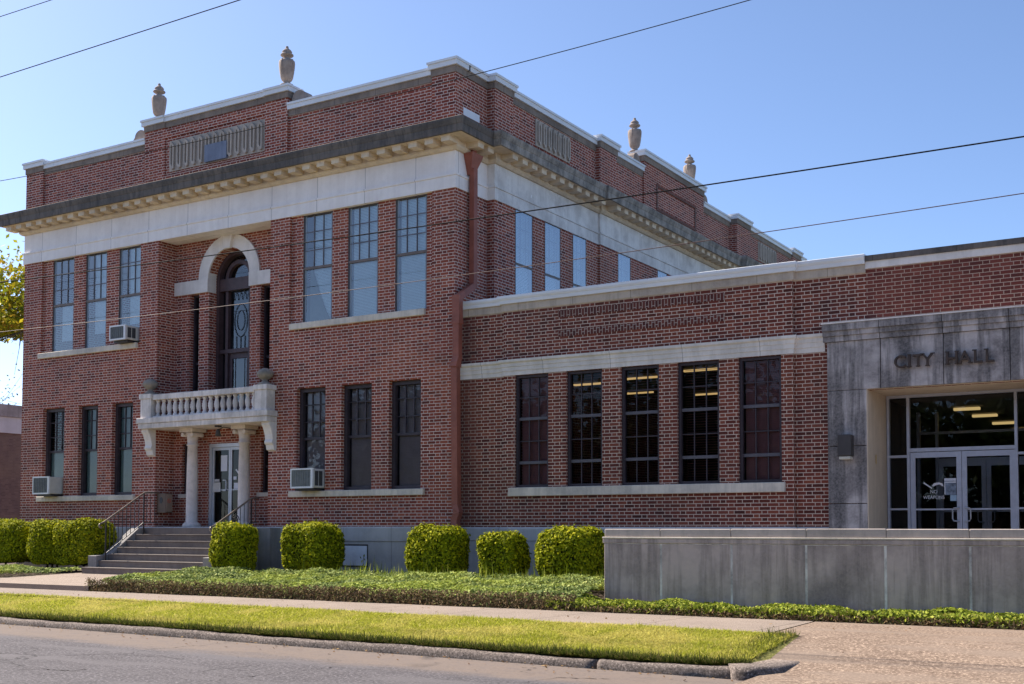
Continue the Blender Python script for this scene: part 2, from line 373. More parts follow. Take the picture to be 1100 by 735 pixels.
def lathe(bm, c, prof, seg=16, squash=1.):
    rs = [[bm.verts.new((c[0] + r * math.cos(2 * math.pi * i / seg), c[1] + r * math.sin(2 * math.pi * i / seg), c[2] + z)) for i in range(seg)] for r, z in prof]
    for a, b in zip(rs, rs[1:]):
        for i in range(seg): bm.faces.new([a[i], a[(i + 1) % seg], b[(i + 1) % seg], b[i]])
    bm.faces.new(list(reversed(rs[0]))); bm.faces.new(rs[-1])
def tube(bm, pts, r, seg=8):
    P = [Vector(p) for p in pts]; rings = []
    rad = r if isinstance(r, (list, tuple)) else [r] * len(P)
    for i, p in enumerate(P):
        t = (P[min(i + 1, len(P) - 1)] - P[max(i - 1, 0)]).normalized()
        a = t.cross(Vector((0, 0, 1)) if abs(t.z) < .9 else Vector((1, 0, 0))).normalized(); b = t.cross(a)
        rings.append([bm.verts.new(p + (a * math.cos(k * 2 * math.pi / seg) + b * math.sin(k * 2 * math.pi / seg)) * rad[i]) for k in range(seg)])
    for a, b in zip(rings, rings[1:]):
        for k in range(seg): bm.faces.new([a[k], a[(k + 1) % seg], b[(k + 1) % seg], b[k]])
    bm.faces.new(list(reversed(rings[0]))); bm.faces.new(rings[-1])
def prism(bm, poly, fr, d0, d1):
    """polygon of (u,z) extruded between depths d0<d1 on a wall frame"""
    a = [bm.verts.new(pt(fr, u, z, d0)) for u, z in poly]; b = [bm.verts.new(pt(fr, u, z, d1)) for u, z in poly]
    n = len(poly)
    bm.faces.new(list(reversed(a))); bm.faces.new(b)
    for i in range(n): bm.faces.new([a[i], a[(i + 1) % n], b[(i + 1) % n], b[i]])
def quads_mesh(name, V, mat, parent=None, nper=4):
    """V: (n, nper, 3) array of separate small faces"""
    n = len(V); me = bpy.data.meshes.new(name)
    me.vertices.add(n * nper); me.vertices.foreach_set('co', V.reshape(-1).astype(np.float32))
    me.loops.add(n * nper); me.loops.foreach_set('vertex_index', np.arange(n * nper, dtype=np.int32))
    me.polygons.add(n); me.polygons.foreach_set('loop_start', np.arange(0, n * nper, nper, dtype=np.int32))
    me.polygons.foreach_set('loop_total', np.full(n, nper, dtype=np.int32))
    me.update(calc_edges=True); me.materials.append(M[mat])
    return link(name, me, parent)
def leaves(pos, nrm, size, jitter=.7, aspect=.55):
    """diamond leaf at each position, facing roughly along nrm"""
    n = len(pos); nr = nrm + rng.normal(0, jitter, (n, 3)); nr /= np.linalg.norm(nr, axis=1, keepdims=True) + 1e-9
    t = np.cross(nr, rng.normal(0, 1, (n, 3))); t /= np.linalg.norm(t, axis=1, keepdims=True) + 1e-9
    b = np.cross(nr, t); s = (size * rng.uniform(.65, 1.3, n))[:, None]
    return np.stack([pos - t * s, pos + b * s * aspect, pos + t * s, pos - b * s * aspect], 1)

# ------------------------------------------------------------------ setting
def sheet(name, poly, mat):
    bm = NEW(); face(bm, poly); return structure(name, bm, mat)
sheet('ground', [(-900, -900, -.06), (900, -900, -.06), (900, 900, -.06), (-900, 900, -.06)], 'earth')
def yc(x): return 12.31 - .043 * (x + 17.4)          # kerb face line
def ysf(x): return 14.42 - .046 * (x + 20)           # front edge of the sidewalk
YSB = 15.95
bm = NEW(); face(bm, [(-120, -7, 0), (120, -7, 0), (120, 11.6, 0), (-3.5, 11.6, 0), (-120, 16.5, 0)]); structure('road', bm, 'asphalt')
CRACKS = [[(-9.188, 8.029), (-9.153, 8.107), (-9.112, 8.143), (-9.122, 8.271), (-9.081, 8.303), (-9.01, 8.393), (-8.993, 8.467), (-8.979, 8.518), (-8.952, 8.642), (-8.933, 8.707), (-8.914, 8.716), (-8.899, 8.81), (-8.917, 8.828), (-8.873, 8.916), (-8.873, 9.001), (-8.863, 9.061), (-8.873, 9.109), (-8.86, 9.176), (-8.824, 9.174), (-8.86, 9.265), (-8.802, 9.362), (-8.814, 9.435), (-8.812, 9.523), (-8.813, 9.62), (-8.791, 9.724), (-8.776, 9.808), (-8.757, 9.895), (-8.76, 9.919), (-8.736, 10.019), (-8.72, 10.035), (-8.719, 10.053), (-8.699, 10.121), (-8.72, 10.129), (-8.673, 10.237), (-8.706, 10.267), (-8.674, 10.265)], [(-11.433, 8.065), (-11.382, 8.059), (-11.381, 8.104), (-11.358, 8.169), (-11.331, 8.259), (-11.337, 8.305), (-11.332, 8.285), (-11.298, 8.327), (-11.305, 8.398), (-11.263, 8.425), (-11.248, 8.483), (-11.183, 8.498), (-11.099, 8.466), (-11.076, 8.484), (-11.016, 8.498), (-10.972, 8.508), (-10.901, 8.509), (-10.882, 8.532), (-10.845, 8.511), (-10.792, 8.567), (-10.809, 8.571), (-10.808, 8.651), (-10.823, 8.694), (-10.777, 8.695), (-10.769, 8.764), (-10.757, 8.796), (-10.746, 8.863)], [(-6.254, 10.211), (-6.205, 10.341), (-6.221, 10.371), (-6.19, 10.428), (-6.194, 10.493), (-6.185, 10.579), (-6.179, 10.63), (-6.141, 10.672), (-6.144, 10.787), (-6.149, 10.818), (-6.058, 10.837), (-6.033, 10.87), (-5.941, 10.865), (-5.902, 10.9), (-5.81, 10.927), (-5.747, 10.927), (-5.716, 10.979), (-5.622, 10.984)]]
for C_ in CRACKS:      # open cracks in the old asphalt
    bm = NEW(); prev = None
    for k, (x, y) in enumerate(C_):
        w_ = .004 + .011 * abs(math.sin(k * 1.7)) * (0 < k < len(C_) - 1); cur = (bm.verts.new((x, y - w_, .004)), bm.verts.new((x + .006, y + w_, .004)))
        if prev: bm.faces.new([prev[0], cur[0], cur[1], prev[1]])
        prev = cur
    structure('road_crack', bm, 'crackfill')
sheet('unseen_bounce_pavement', [(-120, -32, -.03), (120, -32, -.03), (120, -6.9, -.03), (-120, -6.9, -.03)], 'terrace')  # unseen pale paving, added to bounce sunlight onto the shaded front
sheet('driveway', [(-4.35, 10.55, .012), (9, 10.5, .012), (9, 12.0, .06), (-4.3, 12.0, .06)], 'apron')
bm = NEW(); v = [bm.verts.new(p) for p in [(-4.6, 12.0, .06), (9, 12.0, .06), (9, 13.75, .292), (9, 16.6, .30), (-5.1, 16.6, .30), (-4.95, 13.75, .292)]]
bm.faces.new([v[0], v[1], v[2], v[5]]); bm.faces.new([v[5], v[2], v[3], v[4]]); structure('driveway_apron', bm, 'apron')
sheet('sidewalk', [(-80, ysf(-80), .3), (-4.95, ysf(-4.95), .3), (-5.1, YSB + .1, .3), (-80, YSB + .1, .3)], 'walk')
bm = NEW()
v = [bm.verts.new(p) for p in [(-24.3, YSB, .25), (-19.75, YSB, .25), (-19.75, YSB, .40), (-24.3, YSB, .40), (-24.3, 19.4, .485), (-19.75, 19.4, .485), (-36, YSB, .25), (-36, YSB, .40), (-36, 17.2, .42), (-24.3, 17.2, .43)]]
bm.faces.new([v[0], v[1], v[2], v[3]]); bm.faces.new([v[6], v[0], v[3], v[7]]); bm.faces.new([v[3], v[2], v[5], v[4], v[9]]); bm.faces.new([v[7], v[3], v[9], v[8]])
structure('walkway', bm, 'slab')
# planting-bed soil
bm = NEW(); face(bm, [(-19.75, YSB + .08, .32), (-3, YSB + .08, .32), (-3, 21.5, .5), (-19.75, 21.5, .5)]); face(bm, [(-60, 17.2, .40), (-24.3, 17.2, .41), (-24.3, 22, .5), (-60, 22, .5)])
face(bm, [(-60, 22, .5), (-29, 22, .5), (-29, 40, .5), (-60, 40, .5)])
structure('planting_bed', bm, 'soil')
# kerb with rounded nose
def kerb(path, name, w=.15, h=.088):
    bm = NEW(); rings = []
    for i, (x, y) in enumerate(path):
        a = Vector(path[max(i - 1, 0)]); b = Vector(path[min(i + 1, len(path) - 1)]); t = (b - a).normalized(); n = Vector((t.y, -t.x))
        sl = x * 1. + y * .7; j = .012 * math.sin(sl * 1.9) + .007 * math.sin(sl * 4.7 + 1) + .004 * math.sin(sl * 11); hh = h + .008 * math.sin(sl * 1.3 + 2) + .004 * math.sin(sl * 7)
        rings.append([bm.verts.new((x + n.x * o, y + n.y * o, z)) for o, z in ((.02 + j, -.03), (.012 + j, hh * .6), (-.02 + j, hh * .93), (-.05, hh), (-w, hh + .004), (-w, -.03))])
    for r, s in zip(rings, rings[1:]):
        for k in range(5): bm.faces.new([r[k], s[k], s[k + 1], r[k + 1]])
    bm.faces.new(rings[0]); bm.faces.new(list(reversed(rings[-1])))
    return structure(name, bm, 'kerb', smooth=True)
kerb([(x, yc(x)) for x in np.linspace(-60, -6.25, 420)], 'kerb')
kerb([(x, yc(x) - .03 + (.5 * ((x + 5.6) / 1.1) ** 2 * .35 if x > -5.6 else 0)) for x in np.linspace(-6.2, -4.62, 30)], 'kerb', h=.095)
kerb([(40 + i, 10.5) for i in range(1)] + [(60, 10.5)], 'kerb')
kerb([(-4.52, 11.62), (-4.34, 11.74), (-4.2, 12.0), (-4.12, 12.45), (-4.1, 12.9), (-4.12, 13.3), (-4.2, 13.62)], 'broken_kerb', w=.36, h=.12)
bm = NEW(); prev = None
for x in np.concatenate([np.linspace(-60, -6, 60), np.linspace(-5.7, -4.6, 9)]):
    lo, hi = yc(x) + .12 + max(0, x + 5.5) ** 2 * .22, ysf(x) + .012
    cur = [bm.verts.new((x, lo + (hi - lo) * q, z)) for q, z in ((0, .085), (.1, .125), (.55, .208), (1, .296))]
    if prev:
        for a in range(3): bm.faces.new([prev[a], cur[a], cur[a + 1], prev[a + 1]])
    prev = cur
e0 = [v.co.copy() for v in prev]; face(bm, [e0[0], (-4.3, e0[0].y, .03), (-4.3, e0[3].y, .24), e0[3], e0[2], e0[1]])
structure('grass_verge', bm, 'lawn_base')
bm = NEW(); box(bm, -8.7, 6, 17.5, 23.7, .1, .75); structure('terrace', bm, 'terrace')

# ------------------------------------------------------------------ window builder
def slats(bm, fr, u0, u1, z0, z1, d, pitch=.034):
    z = z1
    while z > z0:
        face(bm, [pt(fr, u0, z, d - .010), pt(fr, u1, z, d - .010), pt(fr, u1, z - .0345, d + .008), pt(fr, u0, z - .0345, d + .008)]); z -= pitch
def window(par, fr, u0, u1, z0, z1, d, fw=.06, frame='dkframe', sash='dkframe', glass='glass_lo', blind='blind', rails=(), cols=((0, 1, 3),), rows=(), bl=(0, 1), bz=None, mw=.022, extra=None, fd=.07, railm=None, po=0., inner=0., bin_=.02, bd=.055):
    """double-hung window: frame > sash (rails and muntins), glass, blind; rails = heights as fractions; cols = (zfrac0,zfrac1,n)"""
    H = z1 - z0
    bm = NEW()
    for a, b, c, e in ((u0, u0 + fw, z0, z1), (u1 - fw, u1, z0, z1), (u0 + fw, u1 - fw, z0, z0 + fw), (u0 + fw, u1 - fw, z1 - fw, z1)): fbox(bm, fr, a, b, c, e, d - .05, d + fd)
    w = obj('window', bm, frame, par)
    bm = NEW(); i0, i1 = u0 + fw, u1 - fw
    for r in rows: fbox(bm, fr, i0, i1, z0 + r * H - mw / 2, z0 + r * H + mw / 2, d - .012, d + .016)
    for (a, b, n) in cols:
        for k in range(1, n):
            u = i0 + (i1 - i0) * k / n; fbox(bm, fr, u - mw / 2, u + mw / 2, z0 + a * H + fw * (a == 0), z0 + b * H - fw * (b == 1), d - .013, d + .019)
    if len(bm.verts): obj('sash', bm, sash, w)
    else: bm.free()
    if rails:
        for r in rails:
            bm = NEW(); fbox(bm, fr, i0, i1, z0 + r * H - .03, z0 + r * H + .03, d - .02, d + .035); obj('meeting_rail', bm, railm or sash, w)
    bm = NEW(); fquad(bm, fr, i0, i1, z0 + fw, z1 - fw, d + po); obj('pane', bm, glass, w)
    if inner:
        bm = NEW()
        for a, b in ((i0, i0 + inner), (i1 - inner, i1)): fbox(bm, fr, a, b, z0 + fw, z1 - fw, d - .03, d + .005)
        obj('inner_jamb', bm, 'injamb', w)
    if blind:
        bm = NEW(); lo, hi = bz or (0, 1)
        slats(bm, fr, i0 + bin_ + (i1 - i0) * bl[0], i0 + (i1 - i0) * bl[1] - bin_, z0 + lo * H + fw, z0 + hi * H - fw, d - bd); obj('blind', bm, blind, w)
    return w

# ------------------------------------------------------------------ main building
XL, XR, Y0 = -29.16, -14.57, 21.2
XS, XC, XD = -14.37, -14.31, -14.12
F = ('F', Y0); ZB, ZF, ZC = 1.6, 8.93, 10.3
B = thing('brick_building', 'two-storey red brick building with a pale stone frieze, dark cornice and balcony over its entrance', 'building', (-21.87, 28, .3))
bayL, bayR = (-28.4, -24.44), (-19.3, -15.18)
rec = (-23.77, -19.92)
upL = [(-28.02, -27.14), (-26.66, -25.82), (-25.34, -24.47)]; upR = [(-18.95, -18.06), (-17.6, -16.72), (-16.24, -15.37)]
loL = [(-28.24, -27.34), (-26.76, -25.99), (-25.43, -24.64)]; loR = [(-19.04, -18.17), (-17.7, -16.82), (-16.33, -15.46)]
UZ, LZ = (6.36, 8.93), (2.42, 4.83)
bm = NEW()
holes = [(a, b, *LZ, .24) for a, b in loL + loR] + [(*bayL, UZ[0], ZF, .07), (*bayR, UZ[0], ZF, .07), (*rec, ZB - .03, ZF, .6)]
wall(bm, F, XL, XR, ZB, ZF, holes)
FB = ('F', Y0 + .07)
wall(bm, FB, *bayL, UZ[0], ZF, [(a, b, UZ[0], ZF, .12) for a, b in upL]); wall(bm, FB, *bayR, UZ[0], ZF, [(a, b, UZ[0], ZF, .12) for a, b in upR])
# recessed entrance bay with arch
FR = ('F', Y0 + .6); AC, ASP = -21.86, 7.9; ARi = .715
slit_up = [(-23.25, -22.92), (-20.8, -20.47)]; slit_lo = [(-23.45, -23.1), (-20.72, -20.37)]
hr = [(a, b, 4.35, 7.575, .25) for a, b in slit_up] + [(a, b, 2.44, 3.73, .2) for a, b in slit_lo] + [(-22.52, -21.14, ZB - .03, 3.7, .12), (AC - ARi, AC + ARi, 4.35, ASP, .28, 0)]
wall(bm, FR, rec[0], rec[1], ZB - .03, ASP, hr)
n = 28
arc = [(AC + ARi * math.cos(math.pi * i / n), ASP + ARi * math.sin(math.pi * i / n)) for i in range(n + 1)]
def outp(i):
    a = math.pi * i / n; c, s = math.cos(a), math.sin(a); k = min((rec[1] - AC) / max(abs(c), 1e-6), (ZF - ASP) / max(s, 1e-6)); return (AC + c * k, ASP + s * k)
for i in range(n):
    p, q, r, s = arc[i], arc[i + 1], outp(i + 1), outp(i)
    pl = [p, s]
    if abs(s[1] - ZF) > 1e-4 and abs(r[1] - ZF) < 1e-4: pl.append((rec[1], ZF))
    if abs(s[1] - ZF) < 1e-4 and abs(r[1] - ZF) > 1e-4: pl.append((AC - (rec[1] - AC), ZF))
    pl += [r, q]
    face(bm, [pt(FR, u, z, 0) for u, z in pl])
    face(bm, [pt(FR, *p, 0), pt(FR, *q, 0), pt(FR, *q, -.28), pt(FR, *p, -.28)])
# side walls
S1, S2, S3, S4 = ('S', XR), ('S', XS), ('S', XC), ('S', XD)
wall(bm, S1, Y0, 22.46, ZB, ZF)
wall(bm, ('F', 22.46), XR, XS, ZB, ZF)
sw = [(23.34, 24.12), (24.69, 25.46), (26.08, 26.79)]; sw3 = [(28.46, 29.22), (30.95, 31.6), (33.3, 34.0), (35.0, 35.7)]
wall(bm, S2, 22.46, 27.45, ZB, ZF, [(a, b, 6.36, ZF, .1) for a, b in sw])
wall(bm, ('F', 27.45), XS, XC, ZB, ZF)
wall(bm, S3, 27.45, 36.7, ZB, ZF, [(a, b, 6.36, ZF, .1) for a, b in sw3])
wall(bm, ('F', 36.7), XC, XD, ZB, ZF); wall(bm, S4, 36.7, 43.6, ZB, ZF)
wall(bm, ('L', XL), Y0, 43.6, ZB, ZF)
face(bm, [(XD, 43.6, ZB), (XL, 43.6, ZB), (XL, 43.6, ZF), (XD, 43.6, ZF)])
obj('brick_wall', bm, 'brick', B)
PATH = [(XL, 43.6), (XL, Y0), (XR, Y0), (XR, 22.46), (XS, 22.46), (XS, 27.45), (XC, 27.45), (XC, 36.7), (XD, 36.7), (XD, 43.6)]
PF = PATH[:4] + [(XR, 22.46)][:0]
PSIDE = PATH[3:]
bm = NEW(); sweep(bm, PATH, [(-.05, .2), (.045, .2), (.045, 1.27), (.065, 1.28), (.065, 1.57), (.04, ZB), (-.05, ZB)]); 
bmesh.ops.delete(bm, geom=[f for f in bm.faces if False], context='FACES')
obj('stone_base', bm, 'base', B)
PROF_F = [(-.30, ZF - .005), (.03, ZF - .005), (.03, 9.19), (.055, 9.2), (.055, 9.24), (.012, 9.26), (.012, 9.74), (-.3, 9.74)]
bm = NEW(); sweep(bm, PATH[:4], PROF_F); obj('frieze', bm, 'frieze', B)
bm = NEW(); sweep(bm, PSIDE, PROF_F, caps=True); obj('frieze', bm, 'frieze_side', B)
# soffit over the recess
bm = NEW(); face(bm, [(rec[0], Y0 + .302, ZF - .004), (rec[1], Y0 + .302, ZF - .004), (rec[1], Y0 + .6, ZF - .004), (rec[0], Y0 + .6, ZF - .004)]); obj('soffit', bm, 'trim', B)
bm = NEW(); sweep(bm, PATH, [(-.2, 9.742), (.07, 9.742), (.12, 9.79), (.12, 9.83), (.09, 9.83), (.09, 9.955), (-.2, 9.955)]); obj('bed_moulding', bm, 'cornice', B)
PROF_C = [(-.1, 9.957), (.47, 9.957), (.485, 9.965), (.49, 10.12), (.5, 10.13), (.53, 10.22), (.53, 10.27), (.45, 10.31), (-.1, 10.345)]
bm = NEW(); sweep(bm, PATH[:4], PROF_C); obj('cornice', bm, 'corona', B)
bm = NEW(); sweep(bm, PSIDE, PROF_C, caps=True); obj('cornice', bm, 'corona_side', B)
# soffit board (pale) under the corona and the modillions
bm = NEW(); sweep(bm, PATH, [(.09, 9.953), (.455, 9.953)], caps=False); obj('cornice_soffit', bm, 'cornice', B)
bm = NEW(); box(bm, -.11, .11, -.40, -.09, 9.835, 9.95); box(bm, -.125, .125, -.415, -.09, 9.93, 9.9515)
mod0 = obj('modillion', bm, 'cornice', B)
bm = NEW(); box(bm, .09, .40, -.11, .11, 9.835, 9.95); box(bm, .09, .415, -.125, .125, 9.93, 9.9515)
mod1 = obj('modillion', bm, 'cornice', B)
def copy_part(o, loc, parent):
    c = o.copy(); COL.objects.link(c); c.parent = parent; c.matrix_parent_inverse = WORLD[parent.name].inverted(); c.location = loc; WORLD[c.name] = Matrix.Identity(4); return c
mx = [XL - .2 + .4353 * i for i in range(35)]
mod0.location = (mx[0], Y0, 0)
for x in mx[1:]: copy_part(mod0, (x, Y0, 0), B)
ys = [(XR, 21.6), (XR, 22.0), (XS, 22.7)] + [(XS, 22.7 + .43 * i) for i in range(1, 11)] + [(XC, 27.75 + .43 * i) for i in range(0, 21)] + [(XD, 37.0 + .43 * i) for i in range(0, 8)]
mod1.location = (ys[0][0], ys[0][1], 0)
for x, y in ys[1:]: copy_part(mod1, (x, y, 0), B)
# parapet
bm = NEW(); bs = NEW(); bc = NEW()
def par(fr, u0, u1, top, d, ends=(0, 0), thick=.42):
    """brick parapet stretch with stone band and white metal coping; top = coping top"""
    zb = top - .36
    fbox(bm, fr, u0, u1, ZC - .05, zb + .05, d - thick, d)
    fbox(bs, fr, u0 - .02 * ends[0], u1 + .02 * ends[1], zb + .05, zb + .205, d - thick, d + .025)
    fbox(bc, fr, u0 - .07 * ends[0], u1 + .07 * ends[1], zb + .20, top - .05, d - thick - .05, d + .07); fbox(bc, fr, u0 - .09 * ends[0], u1 + .09 * ends[1], top - .052, top, d - thick - .05, d + .095)
LOW, PIER, RAI = 11.69, 11.78, 12.14
par(F, XL, -28.44, PIER, .0, (1, 1)); par(F, -28.44, -24.35, LOW, -.06); par(F, -24.35, -23.6, RAI, 0, (1, 0)); par(F, -20.15, -19.43, RAI, 0, (0, 1)); par(F, -19.43, -15.2, LOW, -.06); par(F, -15.2, XR, PIER, 0, (1, 1))
# raised centre with recessed frame round the carved panel
par(F, -23.6, -20.15, RAI, -.03)
fbox(bm, F, -23.6, -20.15, ZC, 10.58, -.03, -.001); fbox(bm, F, -23.6, -20.15, 11.56, RAI - .36, -.03, -.001)
# side parapet
par(S1, Y0 + .42, 22.46, PIER, 0); par(S2, 22.46, 23.25, PIER, 0, (1, 1)); par(S2, 23.25, 27.4, LOW, -.05); par(S3, 27.4, 28.36, PIER, 0.03, (1, 1)); par(S3, 28.36, 30.1, LOW, -.05)
par(S3, 30.1, 34.35, RAI, 0, (1, 1)); par(S3, 34.35, 36.6, LOW, -.05); par(S4, 36.6, 37.8, PIER, .02, (1, 1)); par(S4, 37.8, 42.1, LOW, -.05); par(S4, 42.1, 43.0, PIER, .02, (1, 1)); par(S4, 43.0, 43.7, LOW, -.05)
par(('L', XL), Y0 + .42, 43.6, LOW, 0)
# sunk panel line on raised side section
for a, b, c, e in ((31.0, 33.6, 11.28, 11.34), (31.0, 33.6, 10.62, 10.68), (31.0, 31.06, 10.62, 11.34), (33.54, 33.6, 10.62, 11.34)): pass
obj('parapet', bm, 'brick', B); obj('parapet_band', bs, 'coping_stone', B); obj('coping', bc, 'coping', B)
bm = NEW()
for a, b, c, e in ((30.9, 33.7, 11.30, 11.365), (30.9, 33.7, 10.62, 10.685), (30.9, 30.965, 10.685, 11.30), (33.635, 33.7, 10.685, 11.30)): fbox(bm, S3, a, b, c, e, -.01, .03)
obj('panel_frame', bm, 'brick_soldier', B)
# carved panels
def carved(fr, u0, u1, z0, z1, d, n):
    bm = NEW(); fbox(bm, fr, u0, u1, z0, z1, d, d + .02)
    w = (u1 - u0) / n
    for k in range(n):
        c = u0 + w * (k + .5); hh = .28 * w
        pl = [(c - hh, z1 - .12), (c - hh * .3, z1 - .03), (c + hh * 1.2, z1 - .14), (c + hh, z0 + .06), (c + hh * .2, z0 + .03), (c - hh, z0 + .12)]
        ins = [(c + (p[0] - c) * .42, (z0 + z1) / 2 + (p[1] - (z0 + z1) / 2) * .78) for p in pl]
        for i in range(6):
            j = (i + 1) % 6; prism(bm, [pl[i], pl[j], ins[j], ins[i]], fr, d + .02, d + .075)
    return bm
obj('carved_panel', carved(F, -23.44, -20.06 - .09, 10.66, 11.45, -.028, 13), 'panel_stone', B)
obj('carved_panel', carved(S2, 24.32, 25.98, 10.68, 11.33, -.045, 7), 'panel_stone', B)
obj('carved_panel', carved(S4, 38.7, 40.4, 10.68, 11.33, -.045, 7), 'panel_stone', B)
bm = NEW(); fbox(bm, F, -22.12, -21.37, 10.68, 11.11, -.02, .06); obj('name_plate', bm, 'slate', B)
# scroll blocks at the ends of the raised sections
def scroll(fr, u, z, sgn, d):
    bm = NEW(); pl = [(u, z - .05)]
    for i in range(9):
        a = math.pi * (1 - i / 8.); pl.append((u + sgn * (.26 + .22 * -math.cos(math.pi - a) * -1 * .0 + .2 * math.cos(a)), z + .12 + .17 * math.sin(a)))
    pl += [(u + sgn * .62, z - .05)]
    if sgn < 0: pl.reverse()
    prism(bm, pl, fr, d - .3, d); return obj('scroll', bm, 'urn', B)
scroll(F, -24.37, LOW, -1, -.08); scroll(F, -19.41, LOW, 1, -.08); scroll(S3, 30.06, LOW, -1, -.08); scroll(S3, 34.4, LOW, 1, -.08)
bm = NEW(); face(bm, [(XL, Y0 + .4, 11.0), (XR - .4, Y0 + .4, 11.0), (XD - .4, 43.6, 11.0), (XL, 43.6, 11.0)]); obj('roof', bm, 'roof', B)
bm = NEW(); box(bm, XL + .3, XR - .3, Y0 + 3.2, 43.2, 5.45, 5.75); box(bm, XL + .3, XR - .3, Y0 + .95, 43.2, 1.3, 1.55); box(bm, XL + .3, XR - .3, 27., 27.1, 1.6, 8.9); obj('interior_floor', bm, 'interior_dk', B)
# painted patch and boarded vent
bm = NEW(); fbox(bm, S1, 21.5, 22.14, 10.61, 10.78, .0, .004); obj('paint_patch', bm, 'paint', B)
bm = NEW(); fbox(bm, F, -17.64, -16.86, .70, 1.205, .03, .055); bv = obj('vent_gap_shade', bm, 'iron', B)  # raised black plate painting the shade in the gap round the board
bm = NEW(); fbox(bm, F, -17.6, -16.88, .73, 1.17, .045, .064); obj('boarded_vent', bm, 'board', bv)
# sills
bm = NEW(); fbox(bm, F, -28.44, -24.5, 6.215, 6.362, -.2, .075); obj('window_sill', bm, 'sill', B, bevel=.01)
bm = NEW(); fbox(bm, F, -19.25, -15.34, 6.215, 6.362, -.2, .075); obj('window_sill', bm, 'sill', B, bevel=.01)
bm = NEW(); fbox(bm, F, -28.39, -24.5, 2.285, 2.424, -.2, .075); obj('window_sill', bm, 'sill', B, bevel=.01)
bm = NEW(); fbox(bm, F, -19.22, -15.34, 2.285, 2.424, -.2, .075); obj('window_sill', bm, 'sill', B, bevel=.01)
# windows
UPARG = dict(po=.0, inner=.05, fd=.035, fw=.024, frame='upframe', sash='upsash', rails=(.505,), rows=(.67, .84), cols=((.505, 1, 3),), glass='glass_up', railm='rail', mw=.017)
for i, (a, b) in enumerate(upR):
    w = window(B, FB, a, b, UZ[0] + .003, ZF - .003, -.05, blind='blind', bl=(.06 if i else .25, 1), bz=(0, 1), **UPARG)
    if i == 0:
        bm = NEW(); cu = a + .16
        for k in range(7):
            z0, z1 = 6.42 + k * .18, 6.42 + (k + 1) * .18; wd = lambda z: .62 - .55 * ((z - 6.42) / 1.26) ** .8
            face(bm, [pt(FB, cu, z0, -.085), pt(FB, cu + wd(z0), z0, -.085 - .008 * (k % 2)), pt(FB, cu + wd(z1), z1, -.085), pt(FB, cu, z1, -.085)])
        obj('curtain', bm, 'curtain', w)
for i, (a, b) in enumerate(upL):
    window(B, FB, a, b, UZ[0] + .003, ZF - .003, -.05, blind='blind', bl=(.3 if i != 2 else .35, 1), bz=((.12, .5), (.15, 1), (.2, 1))[i], **UPARG)
LOARG = dict(fw=.085, frame='dkframe', sash='dkframe', rails=(.51,), rows=(.675, .84), cols=((.51, 1, 3),), mw=.026, fd=.09)
for i, (a, b) in enumerate(loR): window(B, F, a + .002, b - .002, LZ[0] + .003, LZ[1] - .002, -.2, blind='blind_dk', glass='glass_lo', **LOARG)
for i, (a, b) in enumerate(loL): window(B, F, a + .002, b - .002, LZ[0] + .003, LZ[1] - .002, -.2, blind='blind', bl=(0, 1), bin_=.0, bd=.04, glass='glass_left', bz=((0, .55), (0, 1), (0, 1))[i], **LOARG)
for a, b in sw: window(B, S2, a + .002, b - .002, 6.363, ZF - .003, -.03, glass='glass_side', blind='blind', po=.032, **{k: v for k, v in UPARG.items() if k not in ('glass', 'po')})
for a, b in sw3: window(B, S3, a + .002, b - .002, 6.363, ZF - .003, -.03, glass='glass_side', blind='blind', po=.032, **{k: v for k, v in UPARG.items() if k not in ('glass', 'po')})
for a, b in slit_up: window(B, FR, a + .002, b - .002, 4.353, 7.573, -.2, fw=.05, frame='dkframe', rails=(.45,), cols=(), blind=None, glass='glass_lo')
for a, b in slit_lo: window(B, FR, a + .002, b - .002, 2.442, 3.728, -.15, fw=.05, frame='dkframe', rails=(.5,), cols=(), blind=None, glass='glass_lo')
for a, b in slit_lo:
    bm = NEW(); fbox(bm, FR, a - .1, b + .1, 2.34, 2.438, -.1, .04); obj('window_sill', bm, 'sill', B)
# stone arch and imposts
bm = NEW(); ro = 1.05; n = 26
A = lambda r, i: (AC + r * math.cos(math.pi * i / n), ASP + .02 + r * math.sin(math.pi * i / n))
for i in range(n): prism(bm, [A(ARi - .004, i), A(ro, i), A(ro, i + 1), A(ARi - .004, i + 1)], FR, -.24, .045)
bm2 = NEW(); prism(bm2, [(AC - .11, ASP + ARi - .02), (AC + .11, ASP + ARi - .02), (AC + .19, 8.925), (AC - .19, 8.925)], FR, .045, .13)
arch = obj('stone_arch', bm, 'trim', B); obj('keystone', bm2, 'trim', arch)
for a, b in ((rec[0] + .002, AC - ARi + .004), (AC + ARi - .004, rec[1] - .002)):
    bm = NEW(); fbox(bm, FR, a, b, 7.577, 7.918, -.24, .06); obj('impost', bm, 'trim', B)
